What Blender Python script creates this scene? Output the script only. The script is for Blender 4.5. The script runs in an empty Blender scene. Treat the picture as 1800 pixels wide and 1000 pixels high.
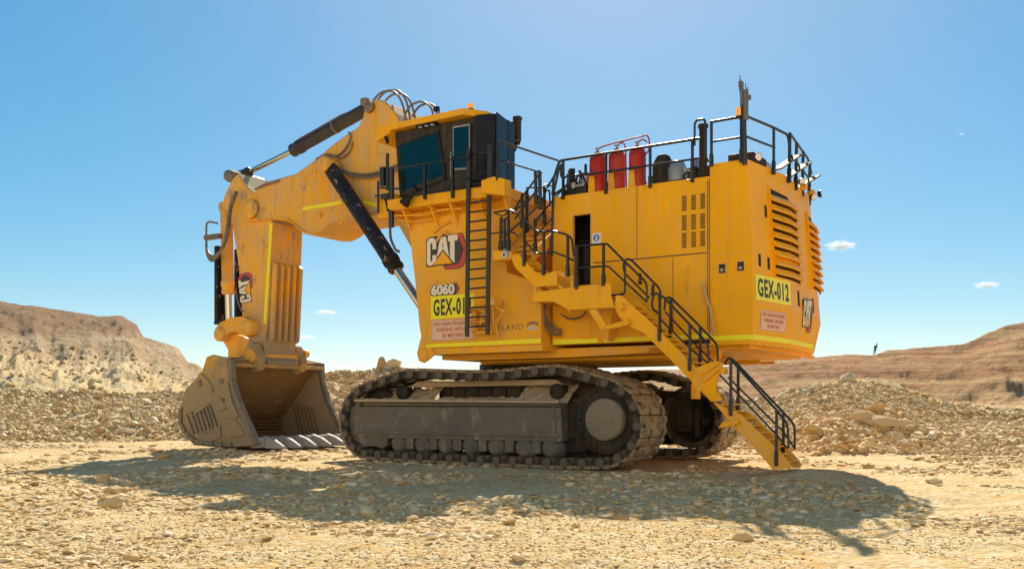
import bpy, bmesh, math, random
import numpy as np
from mathutils import Vector, Matrix
random.seed(7); rng = np.random.default_rng(7)
sc = bpy.context.scene
col = sc.collection
R = math.radians

# ---------------------------------------------------------------- camera, sky, sun, exposure
cam_d = bpy.data.cameras.new('camera'); cam = bpy.data.objects.new('camera', cam_d); col.objects.link(cam)
cam.location = (0, 0, 1.8); cam.rotation_euler = (R(90), 0, 0)
cam_d.sensor_width = 36; cam_d.lens = 34.0; cam_d.shift_y = 208/1800
cam_d.clip_start = 0.1; cam_d.clip_end = 20000
sc.camera = cam
SUN_EL = 38.8; SUN_AZ = 6.3            # azimuth to the right of +Y
w = bpy.data.worlds.new('World'); sc.world = w; w.use_nodes = True
nt = w.node_tree; nt.nodes.clear()
sky = nt.nodes.new('ShaderNodeTexSky'); sky.sky_type = 'NISHITA'; sky.sun_disc = False
sky.sun_elevation = R(SUN_EL); sky.sun_rotation = R(SUN_AZ)
sky.air_density = 0.8; sky.dust_density = 0.35; sky.ozone_density = 4.0; sky.altitude = 300
bgn = nt.nodes.new('ShaderNodeBackground'); bgn.inputs[1].default_value = 0.140
out = nt.nodes.new('ShaderNodeOutputWorld')
hs_w = nt.nodes.new('ShaderNodeHueSaturation'); hs_w.inputs['Saturation'].default_value = 2.0; gm_w = nt.nodes.new('ShaderNodeGamma'); gm_w.inputs[1].default_value = .5; tn_w = nt.nodes.new('ShaderNodeVectorMath'); tn_w.operation = 'MULTIPLY'; tn_w.inputs[1].default_value = (1.48, 1.44, 1.22)
nt.links.new(sky.outputs[0], gm_w.inputs[0]); nt.links.new(gm_w.outputs[0], hs_w.inputs['Color']); nt.links.new(hs_w.outputs[0], tn_w.inputs[0]); nt.links.new(tn_w.outputs[0], bgn.inputs[0]); nt.links.new(bgn.outputs[0], out.inputs[0])
sl = bpy.data.lights.new('sun', 'SUN'); sl.energy = 5.0; sl.angle = R(0.5); sl.color = (1.0, 0.89, 0.72)
so = bpy.data.objects.new('sun', sl); col.objects.link(so)
sd = Vector((math.sin(R(SUN_AZ))*math.cos(R(SUN_EL)), math.cos(R(SUN_AZ))*math.cos(R(SUN_EL)), math.sin(R(SUN_EL))))
so.rotation_euler = sd.to_track_quat('Z', 'Y').to_euler()
so.location = (0, 0, 60)
sc.view_settings.view_transform = 'Standard'; sc.view_settings.look = 'None'
sc.view_settings.exposure = 0.82; sc.view_settings.gamma = 1.0
sc.cycles.max_bounces = 8; sc.cycles.diffuse_bounces = 4

# ---------------------------------------------------------------- materials
def new_mat(name):
    m = bpy.data.materials.new(name); m.use_nodes = True
    n = m.node_tree; n.nodes.clear()
    o = n.nodes.new('ShaderNodeOutputMaterial'); b = n.nodes.new('ShaderNodeBsdfPrincipled')
    n.links.new(b.outputs[0], o.inputs[0])
    return m, n, b
def nd(n, t, **k):
    x = n.nodes.new(t)
    for a, v in k.items():
        if a.startswith('i_'):
            x.inputs[int(a[2:]) if a[2:].isdigit() else a[2:]].default_value = v
        else: setattr(x, a, v)
    return x
def noise(n, vec, scale, detail=6, rough=.55, dist=0):
    x = nd(n, 'ShaderNodeTexNoise'); n.links.new(vec, x.inputs['Vector'])
    x.inputs['Scale'].default_value = scale; x.inputs['Detail'].default_value = detail
    x.inputs['Roughness'].default_value = rough; x.inputs['Distortion'].default_value = dist
    return x.outputs[0]
def ramp(n, fac, stops):
    x = nd(n, 'ShaderNodeValToRGB'); n.links.new(fac, x.inputs[0])
    e = x.color_ramp.elements
    while len(e) < len(stops): e.new(0.5)
    for q, (p, c) in zip(e, stops):
        q.position = p; q.color = (c, c, c, 1) if not hasattr(c, '__len__') else (*c, 1)
    return x.outputs[0]
def mix(n, fac, a, b, mode='MIX'):
    x = nd(n, 'ShaderNodeMix', data_type='RGBA', blend_type=mode)
    for s, v in ((0, fac), (6, a), (7, b)):
        if hasattr(v, 'links') or hasattr(v, 'is_output'): n.links.new(v, x.inputs[s])
        elif s == 0: x.inputs[0].default_value = v
        else: x.inputs[s].default_value = (*v, 1)
    return x.outputs[2]
def mapping(n, src, scale):
    x = nd(n, 'ShaderNodeMapping'); n.links.new(src, x.inputs[0]); x.inputs['Scale'].default_value = scale
    return x.outputs[0]
def math_(n, op, a, b=0.0):
    x = nd(n, 'ShaderNodeMath', operation=op)
    for i, v in enumerate((a, b)):
        if hasattr(v, 'is_output'): n.links.new(v, x.inputs[i])
        else: x.inputs[i].default_value = v
    return x.outputs[0]
DUST = (0.60, 0.40, 0.19)
def painted(name, base, rough=.45, dust=.25, streak=.3, mud=.0, mudcol=(0.23, 0.16, 0.09), metal=0.0, low=None, spots=None, bump=.15):
    """paint with dust, vertical run marks, patches of dried mud; low=(z0,z1) height band where real mud coating fades out"""
    m, n, b = new_mat(name)
    tc = nd(n, 'ShaderNodeTexCoord').outputs['Object']
    big = noise(n, tc, .6, 4); fine = noise(n, tc, 9, 8, .65)
    c = mix(n, ramp(n, big, [(.35, 0), (.7, 1)]), [x*.93 for x in base], [min(1, x*1.05) for x in base])
    st = noise(n, mapping(n, tc, (7, 7, .35)), 1.6, 6, .6)
    stf = math_(n, 'MULTIPLY', ramp(n, st, [(.44, 0), (.66, 1)]), streak)
    c = mix(n, stf, c, DUST)
    df = math_(n, 'MULTIPLY', ramp(n, noise(n, tc, 1.7, 8, .65), [(.4, 0), (.72, 1)]), dust)
    c = mix(n, df, c, DUST)
    if base[0] > .6:   # oily run marks and scuffs on yellow paint
        g2 = noise(n, mapping(n, tc, (4.5, 4.5, .22)), 1.3, 7, .65); g3 = noise(n, tc, .9, 3)
        gf = math_(n, 'MULTIPLY', ramp(n, g2, [(.56, 0), (.72, .55)]), ramp(n, g3, [(.42, 0), (.60, 1)]))
        c = mix(n, gf, c, (.36, .17, .03))
    rgh = math_(n, 'ADD', math_(n, 'MULTIPLY', fine, .25), rough-.12)
    if mud > 0 or low:
        mf = ramp(n, noise(n, mapping(n, tc, (1, 1, .6)), 1.9, 10, .7, .3), [(.62-.35*mud, 0), (.70-.3*mud, 1)]) if mud > 0 else None
        if low:
            sep = nd(n, 'ShaderNodeSeparateXYZ'); n.links.new(tc, sep.inputs[0])
            zz = math_(n, 'ADD', sep.outputs[2], math_(n, 'MULTIPLY', noise(n, mapping(n, tc, (3, 3, 1)), 1.6, 8, .7), 1.6))
            mr = nd(n, 'ShaderNodeMapRange'); n.links.new(zz, mr.inputs[0])
            mr.inputs[1].default_value = low[1]+.8; mr.inputs[2].default_value = low[0]+.8
            lf = mr.outputs[0]
            mf = lf if mf is None else math_(n, 'MAXIMUM', mf, lf)
        mc = mix(n, fine, [x*.7 for x in mudcol], [x*1.35 for x in mudcol])
        c = mix(n, mf, c, mc)
        rgh = math_(n, 'MAXIMUM', rgh, math_(n, 'MULTIPLY', mf, .9))
    if spots:
        sf = ramp(n, noise(n, mapping(n, tc, (1, 1, .7)), 5.5, 4, .6, .4), [(.63, 0), (.655, 1)])
        c = mix(n, sf, c, spots)
    n.links.new(c, b.inputs['Base Color']); n.links.new(rgh, b.inputs['Roughness'])
    b.inputs['Metallic'].default_value = metal; b.inputs['Specular IOR Level'].default_value = .13
    bp = nd(n, 'ShaderNodeBump'); bp.inputs['Strength'].default_value = bump; bp.inputs['Distance'].default_value = .02
    n.links.new(fine, bp.inputs['Height']); n.links.new(bp.outputs[0], b.inputs['Normal'])
    return m
def flat(name, base, rough=.5, metal=0.0, dust=.0, emit=None):
    m, n, b = new_mat(name)
    tc = nd(n, 'ShaderNodeTexCoord').outputs['Object']
    f = noise(n, tc, 5, 6, .6)
    c = mix(n, f, [x*.85 for x in base], [min(1, x*1.12) for x in base])
    if dust: c = mix(n, math_(n, 'MULTIPLY', ramp(n, noise(n, tc, 2.3, 8, .7), [(.35, 0), (.75, 1)]), dust), c, DUST)
    n.links.new(c, b.inputs['Base Color']); b.inputs['Roughness'].default_value = rough; b.inputs['Metallic'].default_value = metal
    if emit: b.inputs['Emission Color'].default_value = (*base, 1); b.inputs['Emission Strength'].default_value = emit
    return m
YEL = (0.92, 0.415, 0.001)
M = {}
M['yellow'] = painted('yellow_paint', YEL, .42, .10, .25)
M['yellow_front'] = painted('front_yellow_paint', YEL, .45, .22, .55)
M['yellow_clean'] = painted('rear_yellow_paint', YEL, .40, .03, .10)
M['yellow_dusty'] = painted('dusty_yellow_paint', YEL, .45, .45, .6)
M['yellow_mud'] = painted('muddy_yellow_paint', YEL, .45, .5, .7, mud=.18, mudcol=(.45, .27, .11))
M['yellow_boom'] = painted('boom_yellow_paint', YEL, .48, .65, 1.0, mud=.12, mudcol=(.45, .28, .13))
M['stick'] = painted('stick_paint', YEL, .5, .75, 1.0, mud=.12, mudcol=(.33, .26, .18), low=(3.7, 6.2))
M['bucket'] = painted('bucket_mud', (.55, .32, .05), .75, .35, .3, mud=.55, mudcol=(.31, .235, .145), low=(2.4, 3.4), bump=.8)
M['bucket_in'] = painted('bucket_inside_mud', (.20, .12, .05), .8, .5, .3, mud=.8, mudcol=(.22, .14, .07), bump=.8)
M['steel_edge'] = painted('worn_edge_steel', (.17, .155, .13), .5, .2, .1, mud=.4, mudcol=(.26, .22, .16), metal=.3, bump=.6)
M['tooth'] = painted('polished_tooth_steel', (.30, .285, .26), .6, .1, .0, mud=.1, mudcol=(.22, .18, .12))
M['track'] = painted('track_steel', (.045, .041, .036), .5, .1, .0, mud=.32, mudcol=(.15, .125, .095), bump=.7)
M['pad'] = painted('track_pad_mud', (.16, .13, .09), .65, .5, .2, mud=.55, mudcol=(.36, .28, .18), bump=.9)
M['frame'] = painted('crawler_frame_paint', (.125, .118, .104), .5, .10, .0, mud=.22, mudcol=(.22, .20, .16), bump=.5)
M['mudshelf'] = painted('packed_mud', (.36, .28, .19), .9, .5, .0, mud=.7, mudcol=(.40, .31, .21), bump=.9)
M['hub'] = painted('muddy_hub', (.17, .145, .10), .85, .15, .0, mud=.8, mudcol=(.24, .205, .145), bump=1.8)
M['black'] = painted('black_paint', (.016, .017, .019), .35, .03, .03)
M['darkpart'] = painted('dark_machinery', (.022, .022, .022), .6, .07, .05)
M['pinring'] = painted('worn_pin_steel', (.12, .10, .08), .45, .1, .0, bump=.4)
M['cyl'] = painted('cylinder_black', (.018, .019, .022), .45, .05, .0, spots=(.38, .25, .14))
M['cylclean'] = painted('cylinder_charcoal', (.04, .04, .043), .35, .06, .04)
M['chrome'] = flat('chrome_rod', (.50, .47, .43), .2, 1.0)
M['hose'] = flat('rubber_hose', (.10, .085, .07), .5, 0, .4)
M['rail'] = flat('black_rail', (.010, .013, .017), .35)
M['stripe'] = flat('reflective_yellow', (.92, .80, .0), .4)
M['cabdark'] = painted('cab_charcoal', (.030, .029, .028), .35, .05, .05)
M['cabblack'] = painted('cab_rear_black', (.012, .016, .022), .25, .01, .01)
gm, gn, gb = new_mat('tinted_glass')
gb.inputs['Base Color'].default_value = (.002, .035, .06, 1); gb.inputs['Roughness'].default_value = .08; gtc = nd(gn, 'ShaderNodeTexCoord'); gbp = nd(gn, 'ShaderNodeBump'); gbp.inputs['Strength'].default_value = .25; gbp.inputs['Distance'].default_value = .05; gn.links.new(noise(gn, gtc.outputs['Object'], 1.5, 3), gbp.inputs['Height']); gn.links.new(gbp.outputs[0], gb.inputs['Normal']); gb.inputs['IOR'].default_value = 1.33; gb.inputs['Specular IOR Level'].default_value = .35
M['glass'] = gm
M['red'] = painted('red_tank_paint', (.46, .022, .018), .35, .15, .1)
M['redpipe'] = flat('red_pipe', (.28, .04, .05), .5)
M['alu'] = painted('dusty_aluminium', (.42, .41, .39), .4, .2, .2, metal=.5)
M['white'] = flat('white_plastic', (.75, .74, .70), .5)
M['cream'] = flat('cream_lettering', (.80, .72, .58), .5)
M['outline'] = flat('dark_brown_outline', (.05, .035, .028), .5)
M['logored'] = flat('emblem_red', (.55, .05, .04), .45)
M['signblack'] = flat('sign_black', (.035, .035, .04), .5)
M['signpale'] = flat('sign_pale_peach', (.80, .52, .36), .55, 0, .15)
M['signred'] = flat('sign_faded_red', (.55, .13, .07), .55)
M['ghost'] = flat('faded_grey_lettering', (.20, .13, .07), .5)
M['grey'] = flat('mid_grey', (.30, .31, .32), .5)
M['darkgrey'] = flat('dark_grey_casing', (.13, .125, .12), .55)
M['blue'] = flat('sign_blue', (.02, .16, .42), .5)
M['amber'] = flat('amber_lens', (1.0, .30, .01), .2, 0, 0, emit=.35)
M['lampglass'] = flat('lamp_glass', (.70, .72, .75), .15, .3)
M['void'] = flat('shade_and_lens_black', (.012, .011, .010), .8)  # near-black put in for shade in slots and gaps, also a lens
M['beige'] = painted('beige_step_paint', (.12, .09, .05), .7, .1, .1)
M['wood'] = flat('pale_handle', (.50, .33, .17), .6)

# ---------------------------------------------------------------- mesh helpers
class MB:
    def __init__(s): s.v = []; s.f = []; s.m = []; s.cm = 0; s.sm = []
    def add(s, vs, fs, smooth=False):
        o = len(s.v); s.v += [tuple(map(float, p)) for p in vs]
        for f in fs: s.f.append([i+o for i in f]); s.m.append(s.cm); s.sm.append(smooth)
        return s
    def mat(s, i): s.cm = i; return s
    def box(s, a, b):
        x0, y0, z0 = [min(a[i], b[i]) for i in range(3)]; x1, y1, z1 = [max(a[i], b[i]) for i in range(3)]
        return s.add([(x0,y0,z0),(x1,y0,z0),(x1,y1,z0),(x0,y1,z0),(x0,y0,z1),(x1,y0,z1),(x1,y1,z1),(x0,y1,z1)],
                     [(0,3,2,1),(4,5,6,7),(0,1,5,4),(1,2,6,5),(2,3,7,6),(3,0,4,7)])
    def prism(s, poly, v0, v1):
        """poly of (u,z) extruded along v"""
        ar = sum(poly[i][0]*poly[(i+1)%len(poly)][1]-poly[(i+1)%len(poly)][0]*poly[i][1] for i in range(len(poly)))
        if ar < 0: poly = poly[::-1]
        if v0 > v1: v0, v1 = v1, v0
        n = len(poly)
        vs = [(u, v0, z) for u, z in poly]+[(u, v1, z) for u, z in poly]
        fs = [tuple(range(n)), tuple(range(2*n-1, n-1, -1))]+[(j, i, i+n, j+n) for i in range(n) for j in [(i+1) % n]]
        return s.add(vs, fs)
    def loft(s, rings, cap=True, smooth=False):
        n = len(rings[0]); vs = [p for r in rings for p in r]; fs = []
        for k in range(len(rings)-1):
            for i in range(n):
                j = (i+1) % n; fs.append((k*n+i, k*n+j, (k+1)*n+j, (k+1)*n+i))
        s.add(vs, fs, smooth)
        if cap:
            s.add(rings[0], [tuple(range(n-1, -1, -1))]); s.add(rings[-1], [tuple(range(n))])
        return s
    def cyl(s, p0, p1, r0, r1=None, n=16, cap=True, smooth=True):
        r1 = r0 if r1 is None else r1
        p0 = Vector(p0); p1 = Vector(p1); d = (p1-p0).normalized()
        a = d.orthogonal().normalized(); b = d.cross(a)
        rg = [[tuple(p+(a*math.cos(2*math.pi*i/n)+b*math.sin(2*math.pi*i/n))*r) for i in range(n)] for p, r in ((p0, r0), (p1, r1))]
        return s.loft(rg, cap, smooth)
    def lathe(s, p0, d, prof, n=24, smooth=True):
        """prof: list of (distance along d, radius)"""
        p0 = Vector(p0); d = Vector(d).normalized(); a = d.orthogonal().normalized(); b = d.cross(a)
        rg = [[tuple(p0+d*t+(a*math.cos(2*math.pi*i/n)+b*math.sin(2*math.pi*i/n))*r) for i in range(n)] for t, r in prof]
        return s.loft(rg, True, smooth)
    def tube(s, pts, r, n=8, rnd=0.0, closed=False):
        P = [Vector(p) for p in pts]
        if rnd:
            Q = [P[0]]
            for i in range(1, len(P)-1):
                a = P[i-1]-P[i]; b = P[i+1]-P[i]; k = min(rnd, a.length*.45, b.length*.45)
                a = P[i]+a.normalized()*k; b = P[i]+b.normalized()*k
                for t in (0, .25, .5, .75, 1): Q.append(a*(1-t)**2+P[i]*2*t*(1-t)+b*t*t)
            Q.append(P[-1]); P = Q
        rings = []; nrm = None
        for i, p in enumerate(P):
            d = (P[min(i+1, len(P)-1)]-P[max(i-1, 0)]).normalized()
            if nrm is None: nrm = d.orthogonal().normalized()
            nrm = (nrm-d*nrm.dot(d)); nrm = nrm.normalized() if nrm.length > 1e-6 else d.orthogonal().normalized()
            b = d.cross(nrm)
            rings.append([tuple(p+(nrm*math.cos(2*math.pi*k/n)+b*math.sin(2*math.pi*k/n))*r) for k in range(n)])
        return s.loft(rings, True, True)
    def quadbeam(s, a, b, w_, h_):
        """rectangular bar from a to b"""
        a = Vector(a); b = Vector(b); d = (b-a).normalized()
        side = d.cross(Vector((0, 0, 1)))
        side = Vector((1, 0, 0)) if side.length < 1e-3 else side.normalized()
        up = side.cross(d)
        rg = [[tuple(p+side*sx*w_/2+up*sz*h_/2) for sx, sz in ((-1,-1),(1,-1),(1,1),(-1,1))] for p in (a, b)]
        return s.loft(rg)
    def build(s, name, mats, parent=None, bevel=0.0, label=None):
        me = bpy.data.meshes.new(name); me.from_pydata(s.v, [], s.f)
        mats = mats if isinstance(mats, (list, tuple)) else [mats]
        for m_ in mats: me.materials.append(M[m_] if isinstance(m_, str) else m_)
        me.polygons.foreach_set('material_index', s.m); me.polygons.foreach_set('use_smooth', s.sm)
        me.update()
        o = bpy.data.objects.new(name, me); col.objects.link(o); o.parent = parent
        if bevel:
            bv = o.modifiers.new('bevel', 'BEVEL'); bv.width = bevel; bv.segments = 2; bv.limit_method = 'ANGLE'; bv.angle_limit = R(40)
        if label: o['label'] = label
        return o
def text_mesh(body, offset=0.0, space=1.0):
    cu = bpy.data.curves.new('t', 'FONT'); cu.body = body; cu.offset = offset; cu.space_character = space; cu.resolution_u = 3; cu.fill_mode = 'FRONT'
    ob = bpy.data.objects.new('t', cu); col.objects.link(ob)
    dg = bpy.context.evaluated_depsgraph_get(); dg.update()
    me = bpy.data.meshes.new_from_object(ob.evaluated_get(dg))
    vs = [tuple(v.co) for v in me.vertices]; fs = [tuple(p.vertices) for p in me.polygons]
    bpy.data.objects.remove(ob); bpy.data.curves.remove(cu); bpy.data.meshes.remove(me)
    return vs, fs
def put_text(mb, body, org, xd, yd, wid, hei, lift=.004, offset=.02, space=1.0):
    vs, fs = text_mesh(body, offset, space)
    x0 = min(v[0] for v in vs); x1 = max(v[0] for v in vs); y0 = min(v[1] for v in vs); y1 = max(v[1] for v in vs)
    xd = Vector(xd).normalized(); yd = Vector(yd).normalized(); nn = xd.cross(yd)
    mb.add([tuple(Vector(org)+xd*(v[0]-x0)/(x1-x0)*wid+yd*(v[1]-y0)/(y1-y0)*hei+nn*lift) for v in vs], fs)
def put_poly(mb, pts, org, xd, yd, sx, sy, lift=.004):
    xd = Vector(xd).normalized(); yd = Vector(yd).normalized(); nn = xd.cross(yd)
    P = [Vector((a*sx, b*sy, 0)) for a, b in pts]
    from mathutils.geometry import tessellate_polygon
    tris = tessellate_polygon([P])
    W = [tuple(Vector(org)+xd*p.x+yd*p.y+nn*lift) for p in P]
    tr = []
    for t in tris:
        a, b, c = t
        ar = (P[b].x-P[a].x)*(P[c].y-P[a].y)-(P[c].x-P[a].x)*(P[b].y-P[a].y)
        tr.append((a, b, c) if ar > 0 else (a, c, b))
    mb.add(W, tr)
def tag(o, label=None, cat=None, group=None, kind=None):
    for k, v in (('label', label), ('category', cat), ('group', group), ('kind', kind)):
        if v: o[k] = v
    return o
def copy_tree(o, parent, loc=None):
    c = o.copy(); col.objects.link(c); c.parent = parent
    if loc: c.location = loc
    for ch in list(o.children): copy_tree(ch, c)
    return c

# ================================================================ EXCAVATOR
# local axes of the machine: x towards its rear, y towards its far (right-hand) side, z up
exc = bpy.data.objects.new('excavator', None); col.objects.link(exc)
exc.location = (0.843, 30.839, 0); exc.rotation_euler = (0, 0, -R(33.1785))
tag(exc, 'huge yellow backhoe mining excavator parked on crawler tracks with its bucket on the ground', 'excavator')

# ---------------------------------------------------------------- undercarriage
cb = MB()
cb.prism([(-2.6,.75),(2.4,.75),(2.1,1.9),(1.6,2.35),(-1.7,2.35),(-2.2,1.9)], -2.1, 2.1)
cb.box((-1.6,-2.9,1.0),(-.5,2.9,1.9)); cb.box((.7,-2.9,1.0),(1.7,2.9,1.9))
cb.build('car_body', 'frame', exc, .04)
sr = MB(); sr.lathe((0,0,2.35), (0,0,1), [(0,1.75),(.02,2.0),(.38,2.0),(.42,1.88),(.66,1.88),(.66,1.5)], 48)
sr.build('swing_ring', 'track', exc)

def make_crawler():
    cr = MB()
    cr.prism([(-5,0.86),(-4.96,1.67),(-4.76,1.87),(-3.86,1.87),(-3.86,1.84),(2.8,1.8),(2.83,0.76),(2.8,0.73),(-5,0.72)], -3.4, -2.35)
    cr.prism([(-5,0.77),(-3.4,0.76),(-3.45,0.48),(-3.63,0.37),(-3.86,0.44),(-4.21,0.45),(-4.52,0.38),(-4.76,0.49)], -3.36, -2.5)
    root = cr.build('crawler_frame', 'frame', exc, .03)
    g = MB(); # lengthwise ribs and bolted end plate of the side beam
    g.prism([(-5,0.91),(2.8,0.94),(2.8,0.88),(-5,0.84)], -3.46, -3.40)
    g.prism([(-4.33,1.8),(2.8,1.77),(2.8,1.72),(-4.33,1.73)], -3.44, -3.40)
    g.prism([(2.56,1.72),(2.63,1.72),(2.63,0.94),(2.56,0.94)], -3.43, -3.40)
    g.build('frame_rib', 'frame', root, .008)
    gg = MB(); gg.prism([(-4.43,1.83),(2.8,1.79),(2.8,1.68),(-4.57,1.68)], -3.408, -3.40); gg.build('frame_shade_strip', 'darkpart', root)  # dark strip painted in for the shadow under the shelf lip
    gl_ = MB(); gl_.prism([(-4.69,1.93),(2.8,1.86),(2.8,1.79),(-4.81,1.84)], -3.52, -3.38); gl_.build('shelf_lip', 'mudshelf', root, .015)
    e = MB()
    e.prism([(2.71,1.83),(3.42,1.83),(3.42,0.54),(3.07,0.44),(2.8,0.52),(2.83,0.84)], -3.0, -2.4)
    e.prism([(3.07,1.68),(4.11,2.07),(4.45,1.92),(4.45,0.57),(3.07,0.53)], -3.05, -2.6)
    e.build('drive_bracket', 'darkpart', root, .02)
    sh = MB()   # mud covered shelf above the beam, rising inwards to the catwalk
    a = [(-4.86,1.89),(2.8,1.83)]
    for (u0, u1, v0, z0, v1, z1) in ((-4.7, -1.7, -3.38, 1.78, -2.7, 2.25), (-1.7, 1.3, -3.38, 1.80, -2.9, 1.95), (1.3, 3.0, -3.38, 1.80, -2.7, 2.3)):
        n = 24; m_ = 6; vs = []; fs = []
        for i in range(n+1):
            for j in range(m_+1):
                t = j/m_; u = u0+(u1-u0)*i/n
                vs.append((u, v0+(v1-v0)*t, z0+(z1-z0)*t+random.uniform(-.03, .05)*(1 if 0 < j else .4)))
        for i in range(n):
            for j in range(m_): q = i*(m_+1)+j; fs.append((q, q+m_+1, q+m_+2, q+1))
        sh.add(vs, fs)
    sh.build('mud_shelf', 'mudshelf', root)
    up = MB()
    up.prism([(-2.75,2.28),(2.75,2.30),(2.45,2.46),(-2.45,2.46)], -3.1, -2.5)
    up.build('top_plate', 'mudshelf', root, .02)
    wl = MB()
    wl.box((-1.9,-2.7,1.78),(1.6,-2.62,2.28))
    for k in range(6): wl.box((-1.5+k*.5,-2.76,1.8),(-1.44+k*.5,-2.66,2.27))
    wl.build('recess_panel', 'darkpart', root)
    for u in (-2.9, 2.6):
        c = MB(); c.cyl((u,-3.25,2.12),(u,-2.2,2.12),.17,n=18); c.lathe((u,-3.28,2.12),(0,1,0),[(0,.10),(0,.22),(.09,.22),(.09,.18)],18)
        c.box((u-.22,-2.95,1.8),(u+.22,-2.75,2.12))
        c.build('carrier_roller', 'darkpart', root)
    # lower rollers and the blocks that hold them
    ru = [-2.99,-2.07,-1.2,-.28,.61,1.56,2.43]
    for i, u in enumerate(ru):
        r = MB(); r.lathe((u,-3.38,.55),(0,1,0),[(0,.12),(.0,.24),(.16,.26),(.2,.33),(.6,.33),(.62,.2)],20)
        r.add([(u-.17,-3.41,.62),(u+.17,-3.41,.62),(u+.12,-3.41,.38),(u-.12,-3.41,.38)],[(0,1,2,3)])
        r.build('track_roller', 'frame', root)
        if i < 6:
            uu = (u+ru[i+1])/2
            k = MB(); k.box((uu-.14,-3.37,.40),(uu+.14,-2.7,.88))
            k.build('roller_bracket', 'frame', root, .012)
    lk = MB(); lk.box((-4.3,-3.02,.45),(3.4,-2.6,.86)); lk.build('roller_rail', 'void', root)  # rail coloured near-black so the gaps between rollers look shaded
    sp = MB()
    ce = (4.25,1.36)
    n = 22; ring = []
    for i in range(n*2):
        a = math.pi*i/n; rr = 1.0 if i % 2 else .90
        ring.append((ce[0]+math.cos(a)*rr, ce[1]+math.sin(a)*rr))
    sp.prism(ring, -3.35, -2.95)
    sp.lathe((ce[0],-3.42,ce[1]),(0,1,0),[(0,.70),(0,.93),(.07,.95),(.1,.8),(.6,.8)],40)
    for i in range(28):
        a = 2*math.pi*i/28; sp.cyl((ce[0]+math.cos(a)*.82,-3.46,ce[1]+math.sin(a)*.82),(ce[0]+math.cos(a)*.82,-3.41,ce[1]+math.sin(a)*.82),.03,n=6)
    sp.build('sprocket', 'darkpart', root)
    hb = MB(); hb.lathe((ce[0],-3.66,ce[1]),(0,1,0),[(0,.35),(.01,.52),(.05,.56),(.30,.58),(.31,.5)],48)
    hb.build('hub_cover', 'hub', root)
    idl = MB(); idl.lathe((-4.0,-3.15,1.25),(0,1,0),[(0,.3),(0,.9),(.1,.98),(.5,.98),(.6,.9),(.6,.2)],40)
    idl.build('idler', 'darkpart', root)
    # chain path through the link pins
    pts = [(-4.41,.24),(-4.82,.50),(-5.05,.96),(-5.08,1.50),(-4.75,1.98),(-4.28,2.26),(-3.71,2.40),(-3.21,2.53),(-2.69,2.67),(-2.14,2.67),(-1.05,2.62),(.05,2.58),
           (1.14,2.60),(2.22,2.68),(2.76,2.70),(3.29,2.60),(3.81,2.45),(4.34,2.33),(4.82,2.10),(5.14,1.70),(5.24,1.2),(5.10,.72),(4.75,.36),(4.25,.22),(3.18,.18),(2.24,.17),(1.14,.17),(0,.17),(-2.2,.18),(-3.4,.20)]
    P = [Vector((a, 0, b)) for a, b in pts]; dense = []
    for i in range(len(P)):
        p0, p1, p2, p3 = P[i-1], P[i], P[(i+1) % len(P)], P[(i+2) % len(P)]
        for k in range(20):
            t = k/20
            dense.append(.5*((2*p1)+(-p0+p2)*t+(2*p0-5*p1+4*p2-p3)*t*t+(-p0+3*p1-3*p2+p3)*t**3))
    L = [0]
    for i in range(len(dense)): L.append(L[-1]+(dense[(i+1) % len(dense)]-dense[i]).length)
    N = round(L[-1]/.55)
    def at(d):
        d %= L[-1]; i = int(np.searchsorted(L, d, 'right'))-1; i = min(i, len(dense)-1)
        t = (d-L[i])/max(1e-9, L[i+1]-L[i]); return dense[i].lerp(dense[(i+1) % len(dense)], t)
    pit = L[-1]/N
    # one shoe: pad outside (-z local), links inside
    s = MB(); h = pit/2
    s.mat(1)
    prof = [(-h-.05,-.10),(-h+.03,-.155),(-h+.12,-.175),(0,-.135),(h-.16,-.175),(h-.05,-.165),(h-.012,-.10),(h-.05,-.075),(-h+.03,-.075)]
    s.prism(prof, -.75, -.28); s.prism(prof, -.12, .42); s.prism([(p[0]*.42, p[1]) for p in prof], .42, .55); s.prism(prof, .55, .75)
    s.prism([(p[0]*.42, p[1]) for p in prof], -.28, -.12)
    s.mat(0)
    lp = [(-h-.06,-.06),(-h+.02,-.10),(h-.02,-.09),(h+.04,-.05),(h+.04,.08),(h-.06,.14),(-h+.1,.14),(-h-.06,.08)]
    s.prism(lp, -.70, -.55); s.prism(lp, .50, .66)
    s.prism([(-h+.06,-.1),(h-.06,-.1),(h-.10,.13),(-h+.10,.13)], -.12, .12)
    s.lathe((-h*.1,-.735,.0),(0,1,0),[(0,.15),(.02,.155),(.2,.155)],18); s.mat(2).lathe((-h*.1,-.775,.0),(0,1,0),[(0,.085),(0,.118),(.04,.122)],18); s.cyl((-h*.1,-.765,.0),(-h*.1,-.74,.0),.05,n=10); s.mat(0)
    first = None
    for i in range(N):
        a = at(i*pit); b = at((i+1)*pit); c = (a+b)/2; d = (b-a).normalized()
        # travel: path runs clockwise seen from the near side -> outside is on local -z
        if first is None:
            first = s.build('track_shoe', ['track', 'pad', 'pinring'], root, .012); o = first
        else:
            o = first.copy(); col.objects.link(o); o.parent = root
        o.location = (c.x, -2.85, c.z)
        ang = math.atan2(d.z, d.x)
        # local +x along -d so that local -z is outwards
        o.rotation_euler = (0, -(ang+math.pi), 0)
    return root
crw = make_crawler()
far_crw = copy_tree(crw, exc, (0, 5.70, 0))
for ch in list(far_crw.children):
    if ch.name.startswith(('hub_cover', 'sprocket')): bpy.data.objects.remove(ch)
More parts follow.
